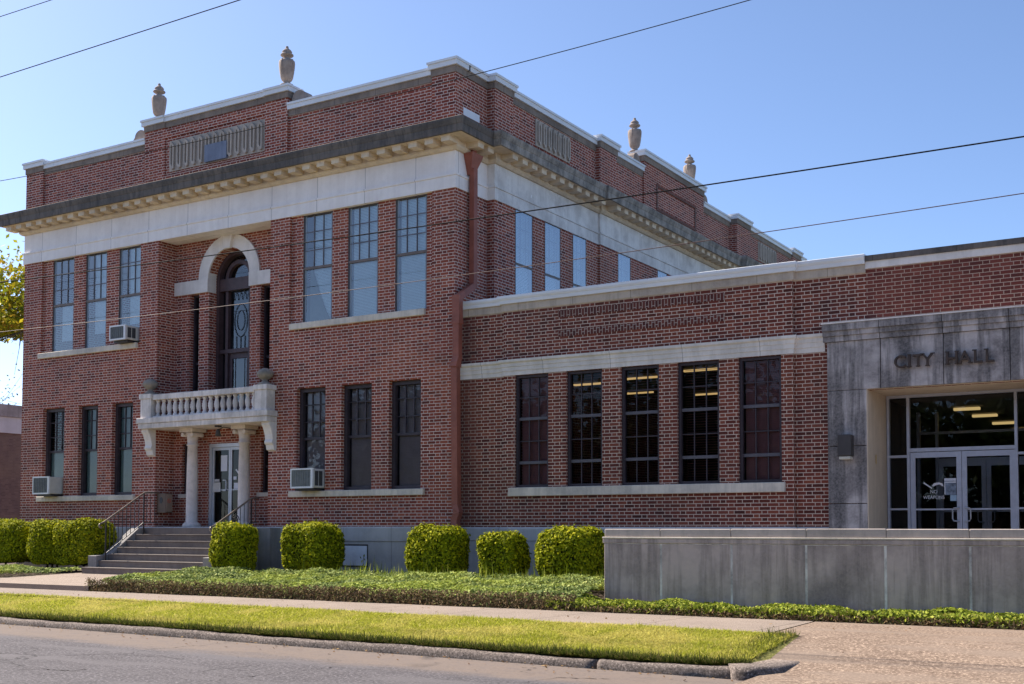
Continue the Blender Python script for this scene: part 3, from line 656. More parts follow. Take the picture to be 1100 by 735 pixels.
# arched balcony door in deep wooden frame
bm = NEW(); FD = ('F', Y0 + .6 + .28)
pl_o = [(AC + (ARi - .004) * math.cos(math.pi * i / n), ASP + (ARi - .004) * math.sin(math.pi * i / n)) for i in range(n + 1)]
pl_i = [(AC + .62 * math.cos(math.pi * i / n), ASP + .62 * math.sin(math.pi * i / n)) for i in range(n + 1)]
for i in range(n): prism(bm, [pl_i[i], pl_o[i], pl_o[i + 1], pl_i[i + 1]], FD, -.2, .02)
fbox(bm, FD, AC - ARi + .004, AC - .62, 4.35, ASP, -.2, .02); fbox(bm, FD, AC + .62, AC + ARi - .004, 4.35, ASP, -.2, .02)
fbox(bm, FD, AC - .62, AC + .62, 7.62, 7.93, -.1, .0)                      # impost beam
fbox(bm, FD, AC - .62, AC + .62, 6.02, 6.12, -.18, -.03)                    # transom
for s in (-1, 1): fbox(bm, FD, AC + s * .40 - .045, AC + s * .40 + .045, 4.35, 7.62, -.18, -.04)
for i in range(n):                                                         # inner archivolt
    q = lambda r, i: (AC + r * math.cos(math.pi * i / n), 7.93 + r * math.sin(math.pi * i / n))
    prism(bm, [q(.36, i), q(.46, i), q(.46, i + 1), q(.36, i + 1)], FD, -.18, -.04)
dr = obj('arched_door_frame', bm, 'wood', B)
bm = NEW(); pg = [(AC + .62 * math.cos(math.pi * i / n), 7.93 + .62 * math.sin(math.pi * i / n)) for i in range(n + 1)]; face(bm, [pt(FD, u, z, -.14) for u, z in pg]); obj('fanlight', bm, 'glass_arch', dr)
bm = NEW(); fquad(bm, FD, AC - .62, AC + .62, 6.12, 7.62, -.145); obj('transom_glass', bm, 'glass_arch', dr)
bm = NEW()
for s in (1, .6): tube(bm, [pt(FD, AC + .22 * s * math.cos(t), 6.85 + .42 * s * math.sin(t), -.13) for t in np.linspace(0, 2 * math.pi, 25)], .008, 5)
for k in range(-2, 3):
    tube(bm, [pt(FD, AC + k * .14, 7.6, -.13), pt(FD, AC + k * .14 + .05, 7.38, -.13), pt(FD, AC + k * .14 + .12, 7.6, -.13)], .008, 5)
    tube(bm, [pt(FD, AC + k * .14, 6.14, -.13), pt(FD, AC + k * .15, 6.45, -.13)], .009, 5)
obj('lead_tracery', bm, 'lead', dr)
bm = NEW(); z0, z1 = 4.4, 6.02
for a, b, c, e in ((AC - .355, AC - .25, z0, z1), (AC + .25, AC + .355, z0, z1), (AC - .25, AC + .25, z1 - .14, z1), (AC - .25, AC + .25, z0, z0 + .3)): fbox(bm, FD, a, b, c, e, -.16, -.1)
dl = obj('door_leaf', bm, 'wood', dr)
bm = NEW(); fquad(bm, FD, AC - .25, AC + .25, z0 + .3, z1 - .14, -.13); fquad(bm, FD, AC - .62, AC - .445, 4.4, 6.02, -.145); fquad(bm, FD, AC + .445, AC + .62, 4.4, 6.02, -.145); obj('door_pane', bm, 'glass_arch', dl)
bm = NEW()
for u in (-.16, .16): fbox(bm, FD, AC + u - .008, AC + u + .008, z0 + .3, z1 - .14, -.138, -.12)
obj('lead_tracery', bm, 'lead', dl)

# ground-floor glazed entrance door
FE = ('F', Y0 + .6 + .1)
bm = NEW(); a0, a1, zd0, zd1 = -22.518, -21.142, 1.575, 3.695
for a, b, c, e in ((a0, a0 + .075, zd0, zd1), (a1 - .075, a1, zd0, zd1), (a0 + .075, a1 - .075, zd1 - .09, zd1)): fbox(bm, FE, a, b, c, e, -.05, .07)
ed = obj('entrance_door', bm, 'dooralu', B)
mid = (a0 + a1) / 2
for k, (a, b) in enumerate(((a0 + .08, mid - .004), (mid + .004, a1 - .08))):
    bm = NEW(); t, bt = zd1 - .095, zd0 + .01
    for p in ((a, a + .05, bt, t), (b - .05, b, bt, t), (a + .05, b - .05, t - .07, t), (a + .05, b - .05, bt, bt + .13)): fbox(bm, FE, *p, -.02, .025)
    fbox(bm, FE, a + .05, b - .05, bt + .93, bt + .955, -.01, .035)
    obj('door_leaf', bm, 'dooralu', ed)
    bm = NEW(); fquad(bm, FE, a + .05, b - .05, bt + .13, t - .07, 0); obj('door_pane', bm, 'glass_door', ed)
bm = NEW(); fbox(bm, FE, mid - .12, mid - .10, 2.5, 2.78, .025, .06); fbox(bm, FE, mid - .22, mid - .10, 2.76, 2.78, .025, .06); fbox(bm, FE, mid - .22, mid - .10, 2.5, 2.52, .025, .06); obj('door_handle', bm, 'dooralu', ed)
bm = NEW(); fbox(bm, FE, mid - .34, mid - .12, 3.0, 3.40, .004, .008); fbox(bm, FE, mid + .12, mid + .25, 2.55, 2.70, .004, .008); fbox(bm, FE, mid + .10, mid + .2, 2.78, 2.86, .004, .008); obj('paper_notice', bm, 'paper', ed)
bm = NEW(); fbox(bm, FE, mid - .58, mid - .34, 2.48, 2.72, .004, .03); fbox(bm, FE, mid - .54, mid - .38, 2.74, 2.8, .004, .03); obj('leaflet_holder', bm, 'acbody', ed)
bm = NEW(); prism(bm, [(mid + .16, 3.02), (mid + .19, 3.05), (mid + .34, 2.9), (mid + .31, 2.87)], FE, .004, .007); prism(bm, [(mid + .3, 2.85), (mid + .5, 2.95), (mid + .55, 2.85), (mid + .42, 2.88)], FE, .004, .007); fbox(bm, FE, mid + .2, mid + .56, 2.60, 2.64, .004, .007)
obj('door_decal', bm, 'decal', ed)

# balcony
bx0, bx1, by = -24.06, -19.66, 20.86
bm = NEW(); box(bm, bx0, bx1, by, Y0 + .598, 4.07, 4.2); box(bm, bx0 - .03, bx1 + .03, by - .03, Y0 - .002, 4.202, 4.34)
bal = obj('balcony', bm, 'balcony', B, bevel=.008)
for u in (bx0 + .05, bx1 - .43):
    bm = NEW(); box(bm, u, u + .38, by + .03, by + .33, 4.342, 4.83); box(bm, u - .03, u + .41, by, by + .36, 4.829, 4.95); obj('pedestal', bm, 'balcony', bal, bevel=.008)
bm = NEW(); box(bm, bx0 + .46, bx1 - .46, by + .05, by + .27, 4.79, 4.925); box(bm, bx0 + .46, bx1 - .46, by + .06, by + .26, 4.342, 4.38)
box(bm, bx0 + .1, bx0 + .34, by + .37, Y0 - .003, 4.79, 4.925); box(bm, bx1 - .34, bx1 - .1, by + .37, Y0 - .003, 4.79, 4.925)
obj('balustrade_rail', bm, 'balcony', bal, bevel=.008)
BP = [(.062, 0), (.062, .03), (.045, .05), (.04, .07), (.055, .12), (.066, .18), (.062, .24), (.045, .31), (.036, .345), (.05, .36), (.058, .38), (.058, .41)]
nb = 17; bm = NEW(); lathe(bm, (0, 0, 0), BP, 10); ba0 = obj('baluster', bm, 'balcony', bal, smooth=True)
bxs = np.linspace(bx0 + .56, bx1 - .56, nb)
for k, x in enumerate(bxs):
    if k == 0: ba0.location = (x, by + .16, 4.38)
    else: copy_part(ba0, (x, by + .16, 4.38), bal)
for u in (bx0 + .24, bx1 - .24):
    bm = NEW(); lathe(bm, (u, by + .18, 4.95), [(.19, 0), (.17, .03), (.07, .09), (.065, .12), (.12, .15), (.18, .21), (.2, .27), (.17, .33), (.1, .38), (.05, .4)], 16); obj('ball_finial', bm, 'ball', bal, smooth=True)
for (a, b) in ((-24.02, -23.775), (-19.91, -19.665)):
    bm = NEW(); prof = [(0, 4.068), (.25, 4.068), (.25, 4.0), (.2, 3.93), (.14, 3.78), (.125, 3.66), (.155, 3.6), (.14, 3.56), (.10, 3.53), (.075, 3.42), (.0, 3.39)]
    va = [bm.verts.new((a, Y0 - o - .001, z)) for o, z in prof]; vb = [bm.verts.new((b, Y0 - o - .001, z)) for o, z in prof]
    bm.faces.new(va); bm.faces.new(list(reversed(vb)))
    for i in range(len(prof)): j = (i + 1) % len(prof); bm.faces.new([va[j], va[i], vb[i], vb[j]])
    obj('bracket', bm, 'trim', bal)
for x in (-22.76, -20.98):
    bm = NEW(); y = Y0 + .29
    lathe(bm, (x, y, 1.572), [(.23, 0), (.23, .06), (.21, .1), (.18, .13), (.146, .15), (.143, .9), (.136, 1.5), (.122, 2.06), (.15, 2.07), (.15, 2.10), (.132, 2.11), (.135, 2.24), (.16, 2.33), (.18, 2.40)], 24)
    cl = obj('column', bm, 'granite', B, smooth=True)
    bm = NEW(); box(bm, x - .235, x + .235, y - .235, y + .235, 3.975, 4.068)
    for sx in (-1, 1):
        tube(bm, [(x + sx * .165, y - .2, 3.91), (x + sx * .165, y + .17, 3.91)], .055, 10)
    obj('capital', bm, 'granite', cl, bevel=.006)
bm = NEW(); box(bm, -23.76, -19.93, Y0 - .42, Y0 + .598, 1.42, 1.572); obj('landing', bm, 'step', B)

# downpipe (a rainwater pipe with hopper in the corner)
dp = thing('drainpipe', 'rust red rainwater pipe with hopper head down the corner between the two brick buildings', 'drainpipe', (-14.4, 21.1, .5))
def sqpipe(bm, pts, w, d):
    for p, q in zip(pts, pts[1:]):
        a, b = Vector(p), Vector(q); t = (b - a).normalized(); up = Vector((0, 1, 0)) if abs(t.y) < .9 else Vector((0, 0, 1))
        s = t.cross(up).normalized(); up = s.cross(t)
        vs = [[bm.verts.new(o + s * sx * w / 2 + up * sy * d / 2) for sx, sy in ((-1, -1), (1, -1), (1, 1), (-1, 1))] for o in (a - t * .03, b + t * .03)]
        bm.faces.new(vs[0]); bm.faces.new(list(reversed(vs[1])))
        for i in range(4): bm.faces.new([vs[0][i], vs[0][(i + 1) % 4], vs[1][(i + 1) % 4], vs[1][i]])
bm = NEW(); X1 = XR + .14
sqpipe(bm, [(X1, 21.7, 9.4), (X1, 21.7, 6.85)], .125, .14); sqpipe(bm, [(X1, 21.7, 6.85), (X1 + .03, 21.05, 6.47)], .125, .14); obj('pipe', bm, 'copper', dp)
bm = NEW(); sqpipe(bm, [(X1 + .03, 21.05, 6.5), (X1 + .03, 21.05, 5.95)], .185, .14); sqpipe(bm, [(X1 + .03, 21.05, 5.95), (X1 + .03, 21.05, 5.2)], .155, .14); sqpipe(bm, [(X1 + .03, 21.05, 5.2), (X1 + .02, 20.97, 5.0)], .165, .14)
sqpipe(bm, [(X1 + .02, 21.0, 5.0), (X1 + .04, 21.02, 2.05), (X1 + .1, 21.0, 1.9), (X1 + .02, 21.02, 1.74), (X1 + .04, 21.0, 1.45)], .15, .14); obj('pipe', bm, 'copper', dp)
bm = NEW(); sqpipe(bm, [(X1 + .03, 21.05, 5.98), (X1 + .03, 21.05, 5.94)], .195, .17); obj('strap', bm, 'copper', dp)
bm = NEW(); sqpipe(bm, [(X1 + .02, 21.0, 5.06), (X1 + .02, 21.0, 5.01)], .185, .17); obj('strap', bm, 'copper', dp)
bm = NEW(); vs = []
for z, w in ((9.3, .075), (9.36, .085), (9.68, .20), (9.75, .215)): vs.append([bm.verts.new((XR + .02 + (w * .9 + .04) * (sx > 0), 21.7 + sy * w, z)) for sx, sy in ((-1, -1), (1, -1), (1, 1), (-1, 1))])
for a, b in zip(vs, vs[1:]):
    for i in range(4): bm.faces.new([a[i], a[(i + 1) % 4], b[(i + 1) % 4], b[i]])
bm.faces.new(list(reversed(vs[0]))); bm.faces.new(vs[-1]); box(bm, XR + .01, XR + .17, 21.62, 21.78, 9.75, 9.96)
obj('hopper', bm, 'copper', dp)

# rooftop urns
UP = [(.15, 0), (.15, .04), (.11, .055), (.08, .08), (.075, .12), (.11, .15), (.135, .2), (.155, .32), (.17, .45), (.178, .56), (.172, .615), (.14, .65), (.075, .672), (.06, .695), (.062, .73), (.125, .745), (.145, .765), (.14, .785), (.105, .81), (.098, .83), (.112, .85), (.095, .88), (.055, .92), (.03, .945), (.036, .97), (.026, .99), (.005, 1.0)]
def urn(x, y, z, label):
    t = thing('roof_urn', label, 'urn', (x, y, z), 'stone urns along the parapet')
    bm = NEW(); lathe(bm, (x, y, z), [(r * 1.1, h) for r, h in UP], 18); obj('urn_body', bm, 'urn', t, smooth=True)
    for s in ((-1, 0), (1, 0), (0, -1), (0, 1)):
        bm = NEW(); tube(bm, [(x + s[0] * r, y + s[1] * r, z + h) for r, h in ((.12, .63), (.16, .62), (.178, .57), (.175, .46), (.15, .36))], [.03, .035, .035, .03, .018], 8); obj('handle', bm, 'urn', t, smooth=True)
urn(-24.09, 21.42, RAI + .02, 'stone urn at the left end of the raised front parapet, farthest left of the four')
urn(-19.66, 21.42, RAI + .06, 'largest looking stone urn, at the right end of the raised front parapet')
urn(-14.62, 30.15, RAI - .02, 'stone urn on the side parapet, at the end nearer the street')
urn(-14.62, 34.0, RAI - .02, 'smallest looking stone urn, at the far end of the raised side parapet')

# window air conditioners
def aircon(x0, x1, z0, z1, y1, label, grille, dep=.5):
    t = thing('window_air_conditioner', label, 'air conditioner', ((x0 + x1) / 2, y1, z0), 'window air conditioners on the front')
    y0 = Y0 - .4
    bm = NEW(); box(bm, x0 + .01, x1 - .01, y0 + .03, y1, z0 + .01, z1 - .01); obj('casing', bm, 'acbody', t, bevel=.012)
    bm = NEW()
    for a, b, c, e in ((x0, x1, z0, z0 + .04), (x0, x1, z1 - .035, z1), (x0, x0 + .035, z0 + .04, z1 - .035), (x1 - .06, x1, z0 + .04, z1 - .035)): box(bm, a, b, y0, y0 + .045, c, e)
    obj('face_frame', bm, 'acface', t)
    bm = NEW(); box(bm, x0 + .035, x1 - .06, y0 + .02, y0 + .04, z0 + .04, z1 - .035)
    g = obj('grille', bm, grille, t); bm = NEW(); k = z0 + .06
    while k < z1 - .05: box(bm, x0 + .035, x1 - .06, y0 + .008, y0 + .019, k, k + .008); k += .026
    u = x0 + .1
    while u < x1 - .08: box(bm, u, u + .008, y0 + .004, y0 + .019, z0 + .04, z1 - .035); u += .07
    obj('fins', bm, 'acgrille2', g)
    bm = NEW()
    for k in range(2 if grille != 'acgrille' or z0 > 5 else 0): box(bm, x1 - .008, x1 - .004 + .006, y0 + .09 + k * .14, y0 + .2 + k * .14, z0 + .06, z1 - .06)
    if len(bm.verts): obj('side_vent', bm, 'acgrille', t)
    bm = NEW(); box(bm, x0 + .04, x1 - .04, y0 + .12, y1 - .1, z0 - .05, z0 + .008); obj('mounting_bracket', bm, 'iron', t)
aircon(-28.1, -27.42, 2.475, 2.95, Y0 + .15, 'cream window air conditioner with a dark grille in the leftmost ground-floor window', 'acgrille')
aircon(-18.86, -18.19, 2.475, 2.93, Y0 + .15, 'white window air conditioner in the ground-floor window just right of the entrance', 'acgrille2')
aircon(-25.12, -24.52, 6.4, 6.78, Y0 + .12, 'small white window air conditioner in the upper-floor window left of the balcony door', 'acgrille')

# front steps
st = thing('front_steps', 'flight of grey concrete steps up to the porch door', 'steps', (-21.87, 19.9, .47))
for k in range(6):
    z1 = 1.572 - .157 * (k + 1); y1 = 20.77 - .275 * k; y0 = y1 - .275 if k < 5 else 19.1
    x0, x1 = (-23.66, -20.1) if k < 5 else (-23.9, -19.9)
    bm = NEW(); box(bm, x0 + .002, x1 - .002, y0, 20.775, z1 - .157 if k < 5 else .3, z1); box(bm, x0 + .002, x1 - .002, y0 - .015, y0 + .02, z1 - .03, z1 + .001)
    obj('step', bm, 'step', st, bevel=.006)
for x0, x1 in ((-23.96, -23.66), (-20.1, -19.8)):
    bm = NEW(); pl = [(19.32, .3), (20.775, .3), (20.775, 1.56), (20.6, 1.56), (19.75, .92), (19.32, .90)]
    a = [bm.verts.new((x0, y, z)) for y, z in pl]; b = [bm.verts.new((x1, y, z)) for y, z in pl]
    bm.faces.new(a); bm.faces.new(list(reversed(b)))
    for i in range(6): bm.faces.new([a[(i + 1) % 6], a[i], b[i], b[(i + 1) % 6]])
    obj('cheek_wall', bm, 'cheek', st, bevel=.008)
for a, b in ((-24.3, -23.77), (-19.92, -19.45)):
    bm = NEW(); box(bm, a, b, 20.79, 21.15, .3, 1.572); obj('landing_block', bm, 'cheek', st)

def handrail(x, lo, hi, yend, label):
    t = thing('handrail', label, 'handrail', (x, lo[0], lo[1] - .85), 'iron handrails beside the front steps')
    sl = (hi[1] - lo[1]) / (hi[0] - lo[0])
    bm = NEW(); cur = [(x, lo[0] + .05 * math.cos(a), lo[1] - .05 + .05 * math.sin(a)) for a in np.linspace(-2.6, 1.57, 9)][::1]
    cur = [(x, lo[0] - .05 + .05 * math.sin(a), lo[1] - .06 - .05 * math.cos(a)) for a in np.linspace(.6, -2.4, 8)]
    tube(bm, cur + [(x, lo[0] + .05, lo[1] + .03), (x, hi[0], hi[1]), (x, hi[0] + .1, hi[1] + .02), (x, yend, hi[1] + .01)], .022, 8); obj('top_rail', bm, 'handrail', t, smooth=True)
    def zt(y): return lo[1] + sl * (y - lo[0]) if y < hi[0] else hi[1] + .01
    def zg(y): return max(.62, min(1.572, 1.572 - .157 * math.ceil(max(0, (20.77 - y)) / .275 - .001))) if y < 20.77 else 1.572
    for y in (lo[0] + .1, hi[0]):
        bm = NEW(); tube(bm, [(x, y, zg(y)), (x, y, zt(y))], .02, 6); obj('post', bm, 'iron', t)
    bm = NEW(); tube(bm, [(x, lo[0] + .1, zg(lo[0] + .1) + .16), (x, hi[0], 1.572 + .13), (x, yend - .05, 1.572 + .13)], .012, 6); obj('bottom_rail', bm, 'iron', t)
    y = lo[0] + .22
    while y < yend - .06:
        if abs(y - hi[0]) > .05:
            bm = NEW(); b0 = (zg(lo[0] + .1) + .16) + (1.702 - zg(lo[0] + .1) - .16) * min(1, (y - lo[0] - .1) / (hi[0] - lo[0] - .1)); tube(bm, [(x, y, b0), (x, y, zt(y))], .0095, 5); obj('baluster', bm, 'iron', t)
        y += .125
    return t
handrail(-23.56, (19.41, 1.68), (20.66, 2.44), 21.15, 'black iron handrail on the left of the front steps with sloping top rail painted pale as if sunlit')
t = handrail(-20.16, (19.7, 1.6), (20.9, 2.27), 21.15, 'black iron handrail on the right of the front steps with scrolled lower end')
bm = NEW(); tube(bm, [(-20.16, 20.38 + r * math.cos(a), 1.75 + r * math.sin(a)) for a, r in zip(np.linspace(0, 4 * math.pi, 40), np.linspace(.13, .03, 40))], .012, 5); obj('scrollwork', bm, 'iron', t)

# smoking box, porch lamp
t = thing('ash_box', 'tan metal smoking box with a round hole hung beside the porch column', 'ash box', (-23.5, 21.35, 1.93))
bm = NEW(); box(bm, -23.765, -23.44, 21.25, 21.47, 1.95, 2.45); obj('box_body', bm, 'box', t, bevel=.01)
bm = NEW(); box(bm, -23.442, -23.428, 21.26, 21.46, 1.98, 2.43); d_ = obj('box_door', bm, 'box2', t)
bm = NEW(); lathe(bm, (0, 0, 0), [(.055, 0), (.055, .006)], 16); bmesh.ops.rotate(bm, verts=bm.verts, matrix=Matrix.Rotation(R(90), 3, 'X')); bmesh.ops.scale(bm, verts=bm.verts, vec=(1, 1, 1.5)); bmesh.ops.translate(bm, verts=bm.verts, vec=(-23.6, 21.25, 2.27)); obj('box_hole', bm, 'iron', t)
bm = NEW(); tube(bm, [(-23.426, 21.36 + .05 * math.cos(a), 2.26 + .05 * math.sin(a)) for a in np.linspace(0, 2 * math.pi, 17)], .008, 5); tube(bm, [(-23.426, 21.325, 2.295), (-23.426, 21.395, 2.225)], .008, 5); obj('no_smoking_mark', bm, 'red', d_)
t = thing('porch_lamp', 'small grey floodlight hung under the balcony slab', 'lamp', (-21.45, 21.15, 3.8))
bm = NEW(); lathe(bm, (-21.5, 21.12, 3.82), [(.03, .16), (.05, .12), (.075, .0), (.06, -.01)], 12); obj('lamp_head', bm, 'fixture', t, smooth=True)
bm = NEW(); tube(bm, [(-21.5, 21.12, 3.96), (-21.4, 21.2, 4.03), (-21.2, 21.35, 3.99), (-21.1, 21.4, 3.9)], .012, 6); box(bm, -21.56, -21.44, 21.06, 21.18, 4.03, 4.068); obj('lamp_arm', bm, 'iron', t)

# ------------------------------------------------------------------ one-storey wing
W, C = 21.35, 21.27
FW, FC = ('F', W), ('F', C); WT = 6.25
Wg = thing('brick_wing', 'one-storey dark red brick wing with five tall windows and a stone porch', 'building', (-6, 28, .3))
wins = [(-13.10, -12.29), (-11.87, -11.05), (-10.64, -9.81), (-9.43, -8.57), (-8.19, -7.36)]
bm = NEW()
wall(bm, FW, XR + .03, -13.37, ZB - .01, 6.1); wall(bm, FC, -13.37, -7.135, ZB - .01, 6.1, [(a, b, 2.405, 4.75, .2) for a, b in wins]); wall(bm, FW, -7.135, -5.82, ZB - .01, 6.1)
wall(bm, ('S', -7.135), C, W, ZB - .01, 6.1); wall(bm, ('L', -13.37), C, W, ZB - .01, 6.1)
obj('brick_wall', bm, 'brick_wing', Wg)
bm = NEW(); wall(bm, FW, -5.82, 5, 4.0, 6.17); wall(bm, FW, -2.43, 5, 1.3, 4.0); wall(bm, ('S', 5), W, 40, .3, 6.17); face(bm, [(XR + .1, 40, .3), (5, 40, .3), (5, 40, 6.17), (XR + .1, 40, 6.17)]); obj('newer_brick_wall', bm, 'brick_new', Wg)
bm = NEW()
u = -12.05
fbox(bm, FC, -12.05, -8.45, 5.87, 6.0, .0, .012); fbox(bm, FC, -12.05, -8.45, 5.47, 5.60, .0, .012)
obj('soldier_course', bm, 'brick_soldier', Wg)
bm = NEW(); fbox(bm, FC, -12.07, -11.95, 5.602, 5.868, .0, .012); fbox(bm, FC, -8.55, -8.43, 5.602, 5.868, .0, .012); obj('panel_end', bm, 'brick_wing', Wg)
pw = [(XR + .03, W), (-13.37, W), (-13.37, C), (-7.135, C), (-7.135, W), (-5.82, W)]
bm = NEW(); sweep(bm, pw, [(-.1, .2), (.05, .2), (.05, 1.3), (.065, 1.31), (.065, 1.55), (.03, ZB - .01), (-.1, ZB - .01)]); obj('stone_base', bm, 'base', Wg)
bm = NEW(); sweep(bm, pw[:5] + [(-6.56, W)], [(-.05, 4.752), (.02, 4.752), (.02, 4.84), (.035, 4.845), (.035, 4.93), (.05, 4.935), (.05, 5.0), (.085, 5.03), (.085, 5.08), (-.05, 5.1)]); obj('stone_band', bm, 'band', Wg)
bm = NEW(); sweep(bm, pw, [(-.3, 6.1), (.02, 6.1), (.03, 6.12), (.03, 6.262), (-.3, 6.262)]); obj('coping_stone', bm, 'wing_stone', Wg)
bm = NEW(); sweep(bm, pw, [(-.35, 6.26), (.075, 6.26), (.085, 6.33), (.095, 6.34), (.11, 6.375), (.11, 6.42), (.09, 6.43), (-.35, 6.44)]); obj('coping', bm, 'coping', Wg)
bm = NEW(); fbox(bm, FW, -5.819, 5, 6.172, 6.30, -.3, .03); obj('coping_stone', bm, 'trim', Wg)
bm = NEW(); fbox(bm, FW, -5.819, 5.05, 6.302, 6.40, -.35, .06); obj('coping', bm, 'corona', Wg)
bm = NEW(); fbox(bm, FC, -13.22, -7.29, 2.225, 2.405, -.18, .07); obj('window_sill', bm, 'sill', Wg, bevel=.01)
for i, (a, b) in enumerate(wins):
    window(Wg, FC, a + .002, b - .002, 2.408, 4.748, -.13, fw=.055, frame='dkframe', sash='dkframe', rails=(.61, .22), rows=(.80, .41), cols=((.61, 1, 3), (.22, .61, 3), (0, .22, 3)), glass='glass_wing', blind='blind_br' if i in (0, 4) else None, mw=.02, railm='railup')
    if i in (1, 2, 3):
        bm = NEW(); z = 4.66
        while z > 2.5: fbox(bm, FC, a + .08, b - .08, z, z + .004, -.24, -.215); z -= .05
        obj('open_blind', bm, 'blind_br', [o for o in Wg.children if o.name.startswith('window') and 'sill' not in o.name][-1])
bm = NEW(); face(bm, [(XR + .1, W + .1, 6.05), (5, W + .1, 6.05), (5, 40, 6.05), (XR + .1, 40, 6.05)]); obj('roof', bm, 'roof', Wg)
# office interior
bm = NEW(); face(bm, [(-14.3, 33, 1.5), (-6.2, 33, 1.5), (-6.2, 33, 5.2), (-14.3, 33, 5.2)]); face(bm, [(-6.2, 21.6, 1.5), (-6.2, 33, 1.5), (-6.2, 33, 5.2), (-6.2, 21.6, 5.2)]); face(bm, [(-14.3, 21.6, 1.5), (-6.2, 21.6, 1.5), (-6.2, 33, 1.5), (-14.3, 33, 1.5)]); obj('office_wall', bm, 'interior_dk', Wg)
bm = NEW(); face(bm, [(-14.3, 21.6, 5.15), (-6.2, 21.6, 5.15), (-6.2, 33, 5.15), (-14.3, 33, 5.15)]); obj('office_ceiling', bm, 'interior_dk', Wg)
for x, y in ((-12.2, 25.5), (-13.6, 28.2), (-10.45, 24.9), (-12.1, 29.4), (-13.8, 25.9)):
    bm = NEW(); box(bm, x - .42, x + .42, y - .05, y + .05, 5.08, 5.12); obj('ceiling_light', bm, 'lamp', Wg)
# stone porch surround
E0 = 21.2; FE2 = ('F', E0); ex0, ex1 = -6.49, -2.43; ox0, ox1, oz = -5.79, -3.13, 4.015
sr = None
bm = NEW(); js = [ex0, -5.54, -4.478, -3.416, ex1]
fbox(bm, FE2, ex0 + .006, ex1 - .006, 1.4, 4.88, -.3, -.012) if False else None
for a, b in zip(js, js[1:]): fbox(bm, FE2, a + .006, b - .006, oz, 4.885, -.35, 0)
for a, b in ((ex0, ox0), (ox1, ex1)):
    for c, e in ((.75, 2.0), (2.0, 3.02), (3.02, oz)): fbox(bm, FE2, a + .004, b - .004, c + .005, e - .006, -.35, -.004)
sr = obj('porch_surround', bm, 'surround', Wg, bevel=.006)
bm = NEW()
for a, b in zip(js, js[1:]):
    for c, e, d in ((4.887, 4.985, .035), (4.985, 5.075, .065), (5.075, 5.2, .10)): fbox(bm, FE2, a + .005 - (.06 if a == ex0 else 0), b - .005, c + .003, e, -.12, d)
obj('porch_cornice', bm, 'surround', sr)
bm = NEW(); fbox(bm, FE2, ex0 - .07, ex1, 5.203, 5.225, -.14, .115); obj('porch_flashing', bm, 'trim', sr)
YD = 22.55
bm = NEW(); face(bm, [(ox0, E0 + .36, .75), (ox0, YD, .75), (ox0, YD, oz + .004), (ox0, E0 + .36, oz + .004)]); face(bm, [(ox1, E0 + .36, .75), (ox1, YD, .75), (ox1, YD, oz + .004), (ox1, E0 + .36, oz + .004)])
for a in (ox0, ox1): box(bm, a - .012, a + .012, E0 + .01, E0 + .36, .75, oz - .005)
face(bm, [(ox0, E0 + .01, oz - .004), (ox1, E0 + .01, oz - .004), (ox1, YD, oz - .004), (ox0, YD, oz - .004)])
obj('porch_reveal', bm, 'jamb', sr)
bm = NEW(); box(bm, ox0 + .012, ox0 + .016, 21.72, 21.74, 2.72, 2.88); obj('yellow_mark', bm, 'yellow', sr)
# storefront
FS = ('F', YD); bm = NEW(); zt = oz - .006; zf = .76; dt = 2.95
def bar(a, b, c, e, d0=-.05, d1=.06): fbox(bm, FS, a, b, c, e, d0, d1)
for a, b in ((ox0 + .012, ox0 + .055), (-5.42, -5.37), (-3.575, -3.525), (ox1 - .055, ox1 - .012)): bar(a, b, zf, zt)
bar(ox0 + .055, -5.42, zt - .05, zt); bar(-5.37, -3.575, zt - .05, zt); bar(-3.525, ox1 - .055, zt - .05, zt)
bar(-5.37, -3.575, dt + .01, dt + .075)
for a, b in ((ox0 + .055, -5.42), (-3.525, ox1 - .055)): bar(a, b, 2.86, 2.905); bar(a, b, 1.90, 1.935); bar(a, b, zf, zf + .1)
sf = obj('storefront', bm, 'alu', Wg)
bm = NEW(); fquad(bm, FS, -5.37, -3.575, dt + .075, zt - .05, 0)
for a, b in ((ox0 + .055, -5.42), (-3.525, ox1 - .055)): fquad(bm, FS, a, b, zf + .1, zt - .05, 0)
obj('storefront_glass', bm, 'glass_door', sf)
dm = -4.4725
def entry_door(FS_, a, b, hand, par, zt_, glassm='glass_door'):
    bm = NEW(); st_ = .085
    for p in ((a, a + st_, zf + .01, zt_), (b - st_, b, zf + .01, zt_), (a + st_, b - st_, zt_ - .1, zt_), (a + st_, b - st_, zf + .01, zf + .2), (a + st_, b - st_, 1.895, 1.925)): fbox(bm, FS_, *p, -.02, .03)
    d = obj('door_leaf', bm, 'alu', par)
    bm = NEW(); fquad(bm, FS_, a + st_, b - st_, zf + .2, zt_ - .1, 0); obj('door_pane', bm, glassm, d)
    bm = NEW(); h = a + .05 if hand < 0 else b - .05; s = 1 if hand < 0 else -1
    tube(bm, [pt(FS_, h, 1.935, .03), pt(FS_, h + s * .02, 1.935, .09), pt(FS_, h + s * .08, 1.93, .09), pt(FS_, h + s * .1, 1.9, .09), pt(FS_, h + s * .1, 1.74, .09), pt(FS_, h + s * .08, 1.70, .09), pt(FS_, h + s * .02, 1.695, .09), pt(FS_, h, 1.695, .03)], .013, 6)
    obj('door_handle', bm, 'dooralu', d); return d
dL = entry_door(FS, -5.365, dm - .004, 1, sf, dt); dR = entry_door(FS, dm + .004, -3.58, -1, sf, dt)
bm = NEW(); fbox(bm, FS, -4.78, -4.575, 2.17, 2.47, .003, .006); obj('paper_notice', bm, 'paper_g', dL)
